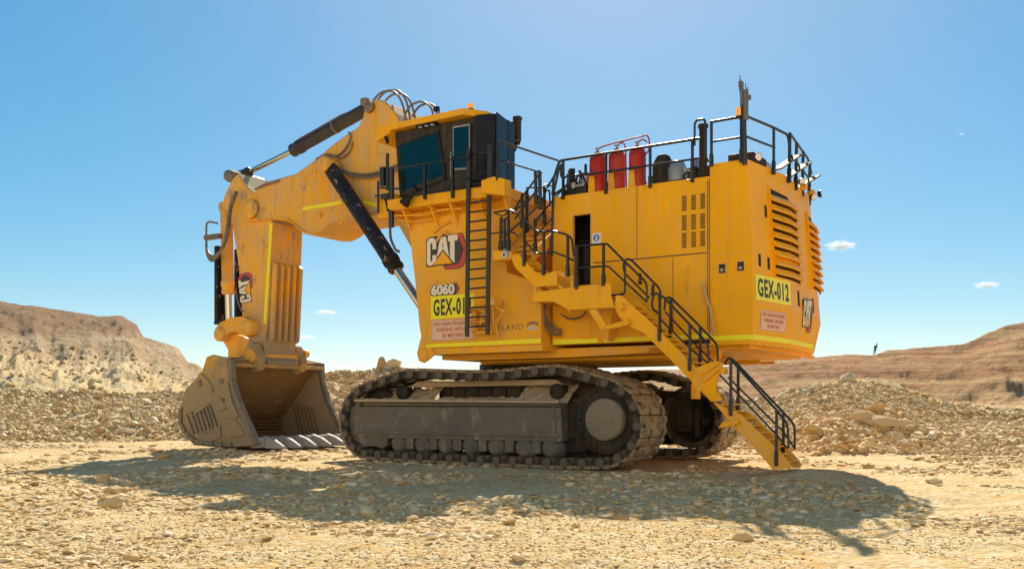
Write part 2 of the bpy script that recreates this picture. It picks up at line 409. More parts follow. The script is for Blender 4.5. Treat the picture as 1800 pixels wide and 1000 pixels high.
k = MB(); rgo = [(4.25+math.cos(a)*.98, 1.36+math.sin(a)*.98) for a in np.linspace(0, 2*math.pi, 33)[:-1]]; rgi = [(4.25+math.cos(a)*.80, 1.36+math.sin(a)*.80) for a in np.linspace(0, 2*math.pi, 33)[:-1]]
for i in range(32): j = (i+1) % 32; k.prism([rgo[i], rgo[j], rgi[j], rgi[i]], -3.5, -3.1)
k.build('drive_ring', 'track', far_crw); k = MB(); k.cyl((4.25,-2.95,1.36),(4.25,-2.9,1.36),1.0,n=32); k.build('drive_shade_disc', 'void', far_crw)  # near-black disc stands in for the shade inside the drive
k = MB(); k.box((3.2,-3.4,.9),(4.3,-3.0,1.95)); k.box((4.35,-3.45,.7),(4.5,-3.0,1.7)); k.prism([(3.0,1.95),(5.0,1.95),(4.6,2.15),(3.2,2.2)], -3.5, -2.8); k.cyl((4.7,-3.4,1.2),(4.7,-3.0,1.2),.13,n=12); k.build('drive_housing', 'darkpart', far_crw, .02)

# ---------------------------------------------------------------- upper works: deck frame
dk = MB()
dk.prism([(-1.35,3.08),(-1.35,3.3),(7.1,3.3),(7.1,3.14),(3.0,3.04),(-.6,3.04)], -3.3, 3.4)
dk.box((-.9,-1.9,2.96),(5.5,1.9,3.04))
dk.build('deck_frame', 'yellow_dusty', exc, .02)
for v in (-2.6, -1.3, 1.3, 2.6):
    k = MB(); k.box((-.4, v-.06, 2.98),(6.8, v+.06, 3.06)); k.build('deck_beam', 'yellow', exc)

# front body (carries the cab), side plane at v=-4.1
fb = MB()
lug = [(-2.02,7.13)]
fb.prism([(-2.02,7.16),(-1.97,7.0),(-1.71,5.27),(-1.56,4.0),(-1.50,3.75),(-1.60,3.45),(-1.66,3.25),(-1.58,3.02),(-1.40,2.96),(-1.2,3.06),(-1.0,3.20),(-1.1,3.38),(2.6,3.38),(2.6,5.0),(1.5,5.4),(1.5,7.2)], -4.1, -4.04)
fb.loft([[(-1.3,-4.04,3.2),(2.6,-4.04,3.2),(2.6,4.0,3.2),(-1.3,4.0,3.2)],[(-1.55,-4.04,4.0),(2.6,-4.04,4.0),(2.6,4.0,4.0),(-1.55,4.0,4.0)],
         [(-1.71,-4.04,5.2),(2.6,-4.04,5.2),(2.6,4.0,5.2),(-1.71,4.0,5.2)]])
fb.loft([[(-1.71,-4.04,5.2),(1.5,-4.04,5.2),(1.5,-1.3,5.2),(-1.71,-1.3,5.2)],[(-2.02,-4.04,7.16),(1.5,-4.04,7.16),(1.5,-1.3,7.16),(-2.02,-1.3,7.16)]])
fb.loft([[(-1.71,1.4,5.2),(2.6,1.4,5.2),(2.6,4.0,5.2),(-1.71,4.0,5.2)],[(-1.9,1.4,6.9),(2.6,1.4,6.9),(2.6,4.0,6.9),(-1.9,4.0,6.9)]])
fb.box((1.5,-1.4,5.2),(2.6,4.0,7.1))
front = fb.build('front_body', 'yellow_front', exc, .02)
fs_ = MB(); fs_.box((-1.68,-4.108,5.19),(2.55,-4.1,5.205)); fs_.box((1.30,-4.108,3.6),(1.312,-4.1,5.19)); fs_.build('panel_seam', 'yellow_mud', front)
for u, z in [(u, 5.30) for u in np.arange(-1.5, 1.5, .6)]+[(2.48, z) for z in np.arange(3.6, 4.9, .4)]:
    bo = MB(); bo.cyl((u,-4.125,z),(u,-4.1,z),.022,n=6); bo.build('bolt', 'yellow_dusty', front)
hl = MB(); hl.lathe((-1.42,-4.12,3.20),(0,1,0),[(0,.13),(0,.19),(.1,.19),(.1,.13)],20); hl.build('lifting_lug', 'yellow_dusty', front)
# deck under the cab with edge fascia
cd = MB()
cd.prism([(-2.25,7.42),(1.55,7.42),(1.55,7.72),(-2.4,7.74),(-2.4,7.5)], -4.55, -1.4); cd.box((-2.0,-4.0,7.14),(1.5,-1.5,7.42))
cd.prism([(1.2,7.45),(1.95,7.3),(1.95,7.75),(1.6,7.85),(1.2,7.8)], -4.9, -4.55)
cd.build('cab_deck', 'yellow', exc, .02)
for u in (-1.9, -.9, -.2, .8, 1.6):
    k = MB(); k.prism([(u,7.4),(u+.05,7.4),(u+.05,6.85),(u,6.85)], -4.12, -4.1)
    k.loft([[(u,-4.5,7.41),(u+.06,-4.5,7.41),(u+.06,-4.1,7.41),(u,-4.1,7.41)],[(u,-4.12,6.85),(u+.06,-4.12,6.85),(u+.06,-4.1,6.85),(u,-4.1,6.85)]])
    k.build('deck_bracket', 'yellow', exc)
pp = MB()
pp.tube([(-2.3,-4.35,7.3),(-1.2,-4.3,7.22),(-.6,-4.3,7.3),(.1,-4.3,7.26)],.035,6,.1); pp.tube([(-2.2,-4.3,7.16),(-1.5,-4.3,7.05),(-.9,-4.2,7.1)],.025,6,.1)
pp.tube([(-.9,-4.15,6.45),(-.6,-4.2,6.7),(-.45,-4.15,6.6)],.04,6,.05); pp.tube([(-1.0,-4.15,6.7),(-.7,-4.15,6.9),(-.4,-4.2,6.95)],.04,6,.05)
pp.build('deck_pipework', 'yellow_dusty', exc)
fl = MB(); fl.lathe((-1.6,-4.75,7.5),(.62,0,.55),[(0,.16),(.12,.13),(.16,.09),(.5,.08),(.52,.12),(.6,.12)],14)
fl.build('horn', 'black', exc)
# front box, mirror post and its tangle of brackets
nb = MB(); nb.prism([(-3.05,7.91),(-2.32,7.97),(-2.32,7.27),(-2.98,7.3)], -4.3, -3.6); nb.build('front_step_box', 'yellow', exc, .02)
mp = MB(); pz = [(-2.37,-4.4,8.7),(-2.37,-4.4,6.96),(-2.52,-4.4,9.15),(-2.52,-4.4,8.06),(-2.88,-4.4,8.39),(-2.88,-4.4,7.43),(-2.99,-4.4,7.95),(-2.63,-4.4,7.94),(-2.88,-4.4,8.19),(-2.05,-4.4,8.05),(-2.72,-4.4,8.67),(-2.33,-4.4,8.54),(-2.65,-4.4,7.91),(-2.5,-4.4,7.44)]
mp.cyl(pz[0], pz[1], .085, n=8); mp.cyl(pz[2], pz[3], .05, n=8); mp.cyl(pz[4], pz[5], .035, n=6)
mp.tube([pz[6], pz[7], pz[13]], .03, 6); mp.tube([pz[8], pz[9]], .03, 6); mp.tube([pz[10], pz[11]], .035, 6)
mp.box((pz[10][0]-.06,-4.45,pz[10][2]-.45),(pz[10][0]+.09,-4.3,pz[10][2]+.1))
mp.box((pz[12][0]-.05,-4.5,pz[12][2]-.1),(pz[12][0]+.25,-4.35,pz[12][2]+.05))
mp.build('mirror_post', 'rail', exc)

# ---------------------------------------------------------------- engine house (v=-3.6)
H = -3.6
eh = MB()
d0 = [(3.27,6.87),(3.88,6.8),(3.88,4.95),(3.27,4.99)]
du0, du1, dz0, dz1 = 3.27, 3.88, 4.95, 6.86
# side wall in four pieces round the door opening
eh.box((2.66,H,3.38),(du0,H+.08,7.40)); eh.box((du1,H,3.38),(7.16,H+.08,7.40)); eh.box((du0,H,dz1),(du1,H+.08,7.40)); eh.box((du0,H,3.38),(du1,H+.08,dz0))
eh.box((2.66,H+.08,3.38),(2.74,3.6,7.40)); eh.box((2.74,H+.08,7.30),(7.16,3.6,7.40)); eh.box((2.74,H+.08,3.38),(7.16,3.6,3.46)); eh.box((2.74,3.52,3.46),(7.16,3.6,7.30))
house = eh.build('engine_house', 'yellow', exc, .01)
iw = MB(); iw.box((2.75,H+1.1,3.5),(7.1,H+1.15,7.25)); iw.build('inner_bulkhead', 'void', house)
im = MB()
for k in range(9):
    a = (3.1+random.random()*.9, H+.5+random.random()*.4, 5+random.random()*1.6)
    im.tube([a,(a[0]+random.uniform(-.3,.3),a[1],a[2]+random.uniform(-.8,.8)),(a[0]+random.uniform(-.5,.5),a[1]+.1,a[2]+random.uniform(-.5,.5))],.03,6,.1)
im.box((3.1,H+.6,6.2),(4.0,H+.7,6.26)); im.cyl((3.5,H+.5,5.0),(3.5,H+.5,6.0),.14); im.box((3.05,H+.7,5.0),(3.3,H+.9,6.1))
im.build('engine_pipework', 'darkpart', house)
df = MB()
for a, b in (((du0,H-.012,dz0),(du0+.035,H+.1,dz1)), ((du1-.035,H-.012,dz0),(du1,H+.1,dz1)), ((du0+.035,H-.012,dz1-.035),(du1-.035,H+.1,dz1))): df.box(a, b)
df.build('door_frame', 'yellow_dusty', house)
sm_ = MB()
sm_.box((3.95,H-.012,5.50),(7.10,H,5.525)); sm_.box((7.125,H-.01,3.6),(7.14,H,7.3)); sm_.box((4.2,H-.01,5.0),(4.215,H,5.5))
sm_.box((5.2,H-.008,5.53),(5.212,H,7.38)); sm_.box((6.2,H-.008,3.6),(6.212,H,5.48))
sm_.build('panel_seam', 'outline', house)
for u, z in [(u, 7.32) for u in np.arange(2.8, 7.1, .54)]+[(7.06, z) for z in np.arange(3.7, 7.2, .48)]+[(u, 5.43) for u in np.arange(4.1, 7.0, .7)]:
    bo = MB(); bo.cyl((u,H-.02,z),(u,H,z),.02,n=6); bo.build('bolt', 'yellow_dusty', house)
dp = MB(); dp.prism([(4.5,3.75),(5.9,3.75),(5.9,4.9),(4.5,4.9)], H-.012, H); dp.tube([(4.62,H-.02,4.2),(4.62,H-.06,4.22),(4.62,H-.06,4.4),(4.62,H-.02,4.42)],.012,6,.01); dp.build('access_panel', 'yellow', house, .004)
cols_ = [(6.51,6.2),(6.76,6.17),(7,6.15)]
for cu_ in [c[0] for c in cols_]:
    for zc in (6.80, 6.31, 5.87):
        vt = MB()
        for k in range(7):
            z = zc-.165+k*.055
            vt.mat(1).box((cu_-.062,H-.004,z-.015),(cu_+.062,H+.0,z+.015))  # flat dark bars stand in for the shade inside the slots
            vt.mat(0).loft([[(cu_-.066,H-.004,z+.014),(cu_+.066,H-.004,z+.014),(cu_+.066,H-.004,z+.030),(cu_-.066,H-.004,z+.030)],[(cu_-.066,H-.016,z+.014),(cu_+.066,H-.016,z+.014),(cu_+.066,H-.012,z+.024),(cu_-.066,H-.012,z+.024)]])
        vt.build('louvre_vent', ['yellow', 'void'], house)
sg = MB(); sp_ = [(3.88,6.29),(4.16,6.29),(4.16,6.01),(3.88,6)]
x0, x1, z0, z1 = sp_[3][0]+.02, sp_[2][0], sp_[3][1], sp_[0][1]
sg.box((x0,H-.02,z0),(x1,H-.002,z1)); cx, cz, rr = (x0+x1)/2, (z0+z1)/2+.02, (x1-x0)*.36
sg.mat(1).cyl((cx,H-.024,cz),(cx,H-.02,cz),rr,n=24)
sg.mat(0).cyl((cx,H-.027,cz+.01),(cx,H-.024,cz+.01),rr*.42,n=12); sg.box((cx-rr*.3,H-.027,cz-rr*.7),(cx+rr*.3,H-.024,cz-rr*.1)); sg.mat(1).box((cx-rr*.2,H-.029,cz),(cx+rr*.2,H-.027,cz+.02))
sg.build('safety_notice', ['white', 'blue'], house)
hd = MB(); hd.tube([(7.06,-3.72,4.76),(7.12,-3.72,4.44),(7.27,-3.72,4.04),(7.3,-3.72,3.75),(7.33,-3.72,3.45)], .035, 8, .1); hd.build('pull_rod', 'wood', house)
# ---------------------------------------------------------------- rear counterweight module
cw = MB()
def ring(z, A, B, D, E): return [(7.18,-3.6,z),(A,-3.6,z),(B,-1.45,z),(D,1.3,z),(E,3.6,z),(7.18,3.6,z)]
cw.loft([ring(3.22,8.20,8.44,8.22,7.6),ring(3.32,8.26,8.5,8.30,7.7),ring(4.2,8.31,8.57,8.47,7.9),ring(5.45,8.27,8.53,8.40,7.8),ring(7.69,8.13,8.39,8.20,7.6)])
cwt = cw.build('counterweight', 'yellow_clean', exc, .015)
for z in (4.1, 4.6, 5.1, 5.7, 6.3, 6.9, 7.4):
    bo = MB(); bo.cyl((7.3,-3.625,z),(7.3,-3.6,z),.022,n=6); bo.build('bolt', 'yellow_dusty', cwt)
ss2 = MB(); ss2.box((7.25,-3.608,4.18),(8.24,-3.6,4.19)); ss2.box((7.72,-3.608,5.46),(7.73,-3.6,7.6)); ss2.build('panel_seam', 'yellow_mud', cwt)
ss = MB(); ss.box((7.25,H-.012,5.42),(8.2,H,5.445)); ss.build('panel_seam', 'yellow_dusty', cwt)
for (cu_, cz_) in [(7.51,5.09),(7.98,5.11)]:
    p = MB(); p.mat(0).box((cu_-.11,H-.015,cz_-.14),(cu_+.11,H-.003,cz_+.14)); p.mat(1).box((cu_-.08,H-.02,cz_-.11),(cu_+.08,H-.015,cz_+.11)); p.mat(2).cyl((cu_,H-.05,cz_-.04),(cu_,H-.02,cz_-.04),.045,n=10)
    p.build('lifting_socket', ['yellow_dusty', 'darkpart', 'grey'], cwt)
# frame of the chamfered rear-left face: origin at A bottom, x towards B
def face_frame(pA, pB, up=(0, 0, 1)):
    a = Vector(pA); b = Vector(pB); x = (b-a).normalized(); return a, x, (b-a).length
A3, cx_, cl_ = face_frame((8.265,-3.6,3.4), (8.51,-1.45,3.4))
def onface(s_, z, lift=0.0):
    """point on the chamfer, s_ in 0..1 from corner A to corner B"""
    zz = [3.32,4.2,5.45,7.69]; uA = np.interp(z, zz, [8.26,8.31,8.27,8.13]); uB = np.interp(z, zz, [8.5,8.57,8.53,8.39])
    p = Vector((uA,-3.6,z)).lerp(Vector((uB,-1.45,z)), s_); nn = Vector((2.15,-.245,0)).normalized()
    return p+nn*lift
def onrear(s_, z, lift=0.0):
    zz = [3.32,4.2,5.45,7.69]; uB = np.interp(z, zz, [8.5,8.57,8.53,8.39]); uD = np.interp(z, zz, [8.30,8.47,8.40,8.20])
    p = Vector((uB,-1.45,z)).lerp(Vector((uD,1.3,z)), s_); nn = Vector((2.75,.14,0)).normalized()
    return p+nn*lift
def patch(mb, fn, s0, s1, z0, z1, lift, th=.02):
    a = [fn(s0,z0,lift),fn(s1,z0,lift),fn(s1,z1,lift),fn(s0,z1,lift)]; b = [fn(s0,z0,lift-th),fn(s1,z0,lift-th),fn(s1,z1,lift-th),fn(s0,z1,lift-th)]
    mb.loft([[tuple(p) for p in b],[tuple(p) for p in a]])
for (s_, z) in ((.17,5.28),(.40,5.25),(.40,6.55)):
    p = MB(); patch(p, onface, s_-.03, s_+.03, z-.15, z+.15, .006); p.build('slot_pocket', 'void' if z < 6 else 'darkpart', cwt)
for (s_, z) in ((.25,4.55),(.8,4.5)):
    p = MB(); patch(p, onrear, s_-.03, s_+.03, z-.2, z+.2, .006); p.build('slot_pocket', 'void', cwt)
def cornerlouvre(P1, P2, P3, zt, zb, n, par):
    """vanes wrapped round a corner; P are functions of z"""
    bk = MB(); fr = MB(); ctr = (7.0,0)
    def q(P, z, lift): p = P(z); d = Vector((1.0, (-.25 if p.y < 0 else .12), 0)).normalized(); return (p.x+d.x*lift, p.y+d.y*lift, z)
    bk.add([q(P1,zb,.01),q(P2,zb-.02,.01),q(P3,zb-.02,.01),q(P3,zt-.28,.01),q(P2,zt,.01),q(P1,zt+.06,.01)],[(0,1,4,5),(1,2,3,4)])
    bk.build('radiator_shade_plate', 'void', par)  # near-black plate on the surface, painted shade behind the vanes
    for k in range(n):
        z = zb+.03+(zt-.30-zb)*k/(n-1); vn = MB()
        rows = []
        for P, e in ((P1,1.0),(P2,1.0),(P3,1.0)):
            rows.append([q(P,z+.175,.015),q(P,z+.165,.05),q(P,z+.03,.15),q(P,z-.0,.15),q(P,z-.01,.12),q(P,z+.02,.015)])
        vn.loft(rows)
        vn.build('radiator_vane', 'yellow_clean', par, .006)
    for P, zt_ in ((P1, zt+.1), (P3, zt-.25)):
        fr.loft([[q(P,zb-.05,.0),q(P,zb-.05,.05),tuple(Vector(q(P,zb-.05,.05))+Vector((0,.05,0))),tuple(Vector(q(P,zb-.05,0))+Vector((0,.05,0)))],
                 [q(P,zt_,.0),q(P,zt_,.05),tuple(Vector(q(P,zt_,.05))+Vector((0,.05,0))),tuple(Vector(q(P,zt_,0))+Vector((0,.05,0)))]])
    fr.build('radiator_frame', 'yellow_clean', par)
cornerlouvre(lambda z: onface(.50+ (7-z)*.015,z), lambda z: onface(1.0,z), lambda z: onrear(.30,z), 7.12, 4.98, 9, cwt)
def far1(z): return onrear(.78,z)
def far2(z): return onrear(1.0,z)
def far3(z): p = onrear(1.0,z); return Vector((p.x-.18,2.2,z))
cornerlouvre(far1, far2, far3, 7.0, 5.0, 9, cwt)

# stripes
st = MB(); st.prism([(-1.31,3.5),(2.6,3.53),(2.62,3.41),(-1.29,3.41)], -4.113, -4.1); st.build('reflective_stripe', 'stripe', front)
for a in ([(2.68,3.52),(4.07,3.5),(4.07,3.39),(2.68,3.38)], [(4.25,3.51),(5.69,3.5),(5.69,3.4),(4.25,3.38)], [(6,3.5),(7.23,3.51),(7.23,3.41),(6,3.4)]):
    st = MB(); st.prism(a, -3.613, -3.6); st.build('reflective_stripe', 'stripe', house)
st = MB(); st.box((7.24,-3.614,3.33),(8.26,-3.6,3.45)); patch(st, onface, 0, 1, 3.33, 3.45, .014, .012); patch(st, onrear, 0, 1, 3.33, 3.45, .014, .012)
st.build('reflective_stripe', 'stripe', cwt)

# signs and lettering
def idsign(org, xd, yd, wd, ht, par):
    m_ = MB(); put_poly(m_, [(0,0),(1,0),(1,1),(0,1)], org, xd, yd, wd, ht, .008)
    m_.mat(1); put_text(m_, 'GEX-012', Vector(org)+Vector(xd).normalized()*wd*.06+Vector(yd).normalized()*ht*.13, xd, yd, wd*.88, ht*.74, .012, .034, 1.14)
    return m_.build('fleet_number_sign', ['stripe', 'signblack'], par)
def warnsign(org, xd, yd, wd, ht, par):
    m_ = MB(); x = Vector(xd).normalized(); y = Vector(yd).normalized(); o = Vector(org)
    put_poly(m_, [(0,0),(1,0),(1,1),(0,1)], org, xd, yd, wd, ht, .008)
    m_.mat(1)
    b = .02
    for a, c in (((b,b),(1-b,b+.02)),((b,1-b-.02),(1-b,1-b)),((b,b),(b+.012,1-b)),((1-b-.012,b),(1-b,1-b))):
        put_poly(m_, [(a[0],a[1]),(c[0],a[1]),(c[0],c[1]),(a[0],c[1])], org, xd, yd, wd, ht, .011)
    for i, (t, w0) in enumerate((('NO UNAUTHORISED',.86),('PARKING WITHIN',.74),('50 METRES',.48))):
        put_text(m_, t, o+x*wd*(1-w0)/2+y*ht*(.70-.28*i), xd, yd, wd*w0, ht*.19, .012, .03)
    return m_.build('parking_warning_sign', ['signpale', 'signred'], par)
def emblem(org, xd, yd, wd, ht, par, name='brand_emblem'):
    m_ = MB()
    def P(pts, mat_, lift): m_.mat(mat_); put_poly(m_, pts, org, xd, yd, wd, ht, lift)
    # backing outline, red bracket, dark filler, cream letters, yellow triangle
    P([(.0,.18),(.03,.12),(.43,.14),(.48,.0),(.84,.0),(.92,.05),(1.0,.24),(1.0,.70),(.97,.78),(.90,1.0),(.1,.985),(.02,.93),(0,.85)], 1, .006)
    P([(.455,.10),(.49,.02),(.84,.02),(.905,.06),(.985,.25),(.985,.69),(.955,.77),(.885,.98),(.79,.98),(.80,.90),(.93,.56),(.93,.50),(.84,.19),(.80,.14)], 2, .009)
    P([(.79,.95),(.79,.86),(.91,.55),(.83,.20),(.70,.17),(.30,.16),(.70,.5)], 1, .010)
    P([(.025,.24),(.06,.165),(.16,.165),(.26,.30),(.26,.45),(.165,.45),(.165,.30),(.13,.27),(.115,.31),(.115,.77),(.13,.81),(.165,.77),(.165,.62),(.26,.62),(.26,.82),(.22,.92),(.16,.95),(.09,.94),(.04,.88),(.025,.80)], 0, .012)
    P([(.27,.37),(.36,.95),(.50,.95),(.58,.36),(.43,.59),(.445,.70),(.43,.80),(.415,.70),(.425,.59)], 0, .012)
    P([(.55,.80),(.55,.97),(.79,.97),(.79,.80),(.715,.80),(.715,.17),(.60,.32),(.60,.80)], 0, .012)
    P([(.18,.17),(.43,.54),(.66,.17)], 3, .013)
    return m_.build(name, ['cream', 'outline', 'logored', 'yellow'], par)
LX = (1,0,0); LZ = (0,0,1)
ev = [(-1.31,5.87),(0.14,5.63),(0.14,6.54)]
emblem((ev[0][0],-4.1,ev[1][1]-.02), LX, LZ, ev[1][0]-ev[0][0], ev[2][1]-ev[1][1]+.1, front)
mn = MB(); nv = [(-1.12,4.8),(-0.2,4.78),(-0.2,5.17),(0.04,4.96)]
wn_ = nv[1][0]-nv[0][0]; mn.mat(1); put_text(mn, '6060', (nv[0][0]-.04,-4.1,nv[0][1]+.065), LX, LZ, wn_*.92+.08, .38, .006, .13, .95); put_poly(mn.mat(1), [(.80,-.05),(1.0,-.08),(1.12,.5),(1.0,1.08),(.80,1.05)], (nv[0][0],-4.1,nv[0][1]+.10), LX, LZ, wn_, .31, .005)
put_poly(mn.mat(2), [(.96,-.08),(1.01,-.04),(1.10,.5),(1.01,1.04),(.96,1.08),(1.03,.5)], (nv[0][0],-4.1,nv[0][1]+.10), LX, LZ, nv[1][0]-nv[0][0], .31, .009)
mn.mat(0); put_text(mn, '6060', (nv[0][0],-4.1,nv[0][1]+.10), LX, LZ, (nv[1][0]-nv[0][0])*.92, .31, .012, .05, .95)
mn.build('model_number', ['cream', 'outline', 'logored'], front)
gv = [(-1.13,4.22),(0.29,4.7),(-1.08,3.61),(0.29,4.01)]
idsign((gv[0][0],-4.1,gv[0][1]), LX, LZ, gv[1][0]-gv[0][0]+.12, .66, front)
warnsign((gv[0][0],-4.1,gv[2][1]-.02), LX, LZ, gv[1][0]-gv[0][0]+.15, .60, front)
tl = MB(); tv = [(1.17,3.8),(2.04,3.9),(2.17,3.85)]
put_text(tl, 'TLAND', (tv[0][0],-4.1,tv[0][1]), LX, LZ, tv[1][0]-tv[0][0], .15, .006, .0, 1.15)
c0 = (tv[2][0]+.17, tv[2][1]+.02)
arc = [(c0[0]+math.cos(a)*.20, c0[1]+math.sin(a)*.13) for a in np.linspace(.25, math.pi-.25, 10)]+[(c0[0]+math.cos(a)*.20, c0[1]-.05+math.sin(a)*.11) for a in np.linspace(math.pi-.25, .25, 10)]
put_poly(tl.mat(1), arc, (0,-4.1,0), LX, LZ, 1, 1, .006)
put_poly(tl.mat(2), [(c0[0]-.16,c0[1]-.10),(c0[0]+.16,c0[1]-.10),(c0[0]+.12,c0[1]-.02),(c0[0],c0[1]+.03),(c0[0]-.12,c0[1]-.02)], (0,-4.1,0), LX, LZ, 1, 1, .006)
tl.build('faded_lettering', ['ghost', 'ghost', 'alu'], front)
xf = (onface(1,4)-onface(0,4)).normalized()
idsign(onface(.04,4.30,.0), xf, (onface(.5,5)-onface(.5,4.3)), 2.02, .62, cwt)
warnsign(onface(.17,3.58,.0), xf, (onface(.5,4.15)-onface(.5,3.5)), 1.50, .50, cwt)
xr = (onrear(1,4)-onrear(0,4)).normalized()
emblem(onrear(.38,3.72,.03), xr, (onrear(.6,4.6)-onrear(.6,3.6)), 1.05, .90, cwt)

# ---------------------------------------------------------------- cab
cb_ = MB()
CP = [(-2.3,-4.1),(1.12,-4.1),(.98,-3.3),(.90,-2.8),(-.35,-1.6),(-2.3,-1.6)]
top = [(-2.5,-4.1),(1.12,-4.05),(.98,-3.3),(.90,-2.8),(-.35,-1.6),(-2.5,-1.6)]
cb_.loft([[(a,b,7.74) for a,b in CP],[(a,b,9.82) for a,b in top]])
cabb = cb_.build('cab', 'cabdark', exc, .03)
rb = MB(); rb.prism([(.50,7.70),(1.155,7.70),(1.14,9.80),(.50,9.86)], -4.16, -4.09)
for (p, q_) in (((1.15,-4.12),(1.0,-3.36)), ((1.0,-3.34),(.93,-2.85))):
    rb.loft([[(p[0],p[1],7.7),(p[0]+.03,p[1],7.7),(q_[0]+.03,q_[1],7.7),(q_[0],q_[1],7.7)],[(p[0],p[1],9.84),(p[0]+.03,p[1],9.84),(q_[0]+.03,q_[1],9.82),(q_[0],q_[1],9.82)]])
rb.build('rear_cabinet', 'cabblack', cabb, .012)
wn = MB(); wn.prism([(-2.28,9.39),(-0.9,9.58),(-0.63,8.23),(-2.14,7.95)], -4.118, -4.1); wn.build('side_window', 'glass', cabb)
wf = MB()
def border(mb, poly, t, v0, v1):
    n = len(poly); cx = sum(p[0] for p in poly)/n; cz = sum(p[1] for p in poly)/n
    out_ = [(cx+(p[0]-cx)*(1+t/abs(max(.2,math.hypot(p[0]-cx,p[1]-cz)))), cz+(p[1]-cz)*(1+t/abs(max(.2,math.hypot(p[0]-cx,p[1]-cz))))) for p in poly]
    for i in range(n):
        j = (i+1) % n; mb.prism([poly[i],poly[j],out_[j],out_[i]], v0, v1)
border(wf, [(-2.28,9.39),(-0.9,9.58),(-0.63,8.23),(-2.14,7.95)], .09, -4.13, -4.1)
wf.build('window_frame', 'black', cabb)
fwn = MB(); fwn.add([(-2.34,-3.9,8.1),(-2.34,-1.8,8.1),(-2.505,-1.8,9.7),(-2.505,-3.9,9.7)],[(0,1,2,3)]); fwn.build('windscreen', 'glass', cabb)
dr = MB(); dr.prism([(-0.36,9.68),(0.31,9.64),(0.33,7.71),(-0.36,7.71)], -4.135, -4.1); drr = dr.build('cab_door', 'cabdark', cabb, .008)
dg_ = MB(); dg_.prism([(-0.28,9.61),(0.26,9.6),(0.26,8.42),(-0.28,8.46)], -4.15, -4.135); dg_.build('door_window', 'glass', cabb)
db = MB(); border(db, [(-0.28,9.61),(0.26,9.6),(0.26,8.42),(-0.28,8.46)], .05, -4.155, -4.135); db.build('door_window_trim', 'grey', cabb)
gh = MB(); gh.tube([(-.35,-4.14,8.2),(-.35,-4.2,8.25),(-.35,-4.2,8.9),(-.35,-4.14,8.95)],.015,6,.03); gh.build('grab_handle', 'grey', cabb)
# cab contents glimpsed through the lower part of the window
sill = MB(); sill.prism([(-2.19,8.04),(-0.65,8.32),(-0.63,8.2),(-2.16,7.91)], -4.15, -4.118); sill.build('window_sill', 'cabdark', cabb)
rf = MB()
RP = [(-3.0,-4.3),(.22,-4.38),(.62,-3.75),(.55,-2.85),(-.5,-1.5),(-3.0,-1.5)]
rf.loft([[(a,b,9.86) for a,b in RP],[(a,b,10.04) for a,b in RP]])
roof = rf.build('cab_roof', 'yellow', exc, .02)
vl = MB(); vl.prism([(-3.05,9.60),(-2.5,9.80),(-2.5,9.86),(-3.05,9.86)], -4.3, -1.5); vl.build('sun_visor', 'yellow', exc, .01)
def lamp(name, p, d, w_=.13, par=exc, face='lampglass'):
    p = Vector(p); d = Vector(d).normalized()
    b = MB(); b.lathe(p, d, [(-.09,.03),(-.08,w_*.7),(0,w_),(.02,w_)], 10); b.mat(1).lathe(p+d*.021, d, [(0,w_*.9),(.004,w_*.85)], 10)
    return b.build(name, ['black', face], par)
def beacon(p, par, r=.085, h=.15):
    b = MB(); b.lathe(p, (0,0,1), [(0,r*1.1),(.04,r*1.1),(.04,r)], 14); b.mat(1).lathe(Vector(p)+Vector((0,0,.04)), (0,0,1), [(0,r),(h*.8,r*.92),(h,r*.6)], 14)
    return b.build('beacon', ['darkpart', 'amber'], par)
beacon((.28,-4.1,10.04), exc)
lp = MB(); lp.cyl((-.85,-4.2,10.04),(-.85,-4.2,10.2),.02,n=6); lp.box((-.92,-4.26,10.16),(-.78,-4.14,10.30)); lp.build('roof_camera', 'black', exc)
lamp('work_light', (-2.75,-4.2,9.62), (-.8,-.5,-.3), .12)
lr = MB(); lr.box((-1.55,-4.30,9.80),(-.85,-4.1,9.86)); 
for k in range(3): lr.mat(1).cyl((-1.42+k*.22,-4.22,9.78),(-1.42+k*.22,-4.22,9.80),.07,n=10)
lr.build('roof_light_bar', ['black', 'lampglass'], exc)
# intake stacks behind the cab
for (u, v, z0, z1, r) in ((.55,-2.1,9.6,10.30,.11),(.30,-1.7,9.6,10.42,.12),(.22,-2.9,9.7,10.16,.09),(.05,-2.4,9.7,10.34,.10)):
    b = MB(); b.lathe((u,v,z0),(0,0,1),[(0,r*.6),(.15,r),(z1-z0-.1,r),(z1-z0-.08,r*1.25),(z1-z0,r*1.2)],16); b.build('intake_stack', 'black', exc)
sp2 = MB(); pq = [(0.18,-1.6,10.31),(0.18,-1.6,9.81),(0.16,-1.6,9.52)]
sp2.lathe(pq[1],(0,0,1),[(-.12,.05),(-.05,.10),(0,.13),(.42,.14),(.44,.17),(.50,.17)],14); sp2.tube([pq[1],pq[2],(pq[2][0]-.3,pq[2][1],pq[2][2]-.3)],.06,8,.1)
sp2.build('intake_stack', 'black', exc)

# ---------------------------------------------------------------- railings
def railing(v_pts_top, mids, posts, r=.035, par=exc, post_w=.05):
    b = MB()
    for t in v_pts_top: b.tube(t, r, 8, .12)
    for t in mids: b.tube(t, r*.85, 8, .08)
    o = b.build('railing', 'rail', par)
    for a, c in posts:
        k = MB(); a = Vector(a); c = Vector(c); k.quadbeam(a, c, post_w, post_w*1.5); m_ = a.lerp(c, .72); k.quadbeam(m_, c, post_w*1.5, post_w*2)
        k.build('rail_post', 'rail', o)
    return o
T = lambda *a: a
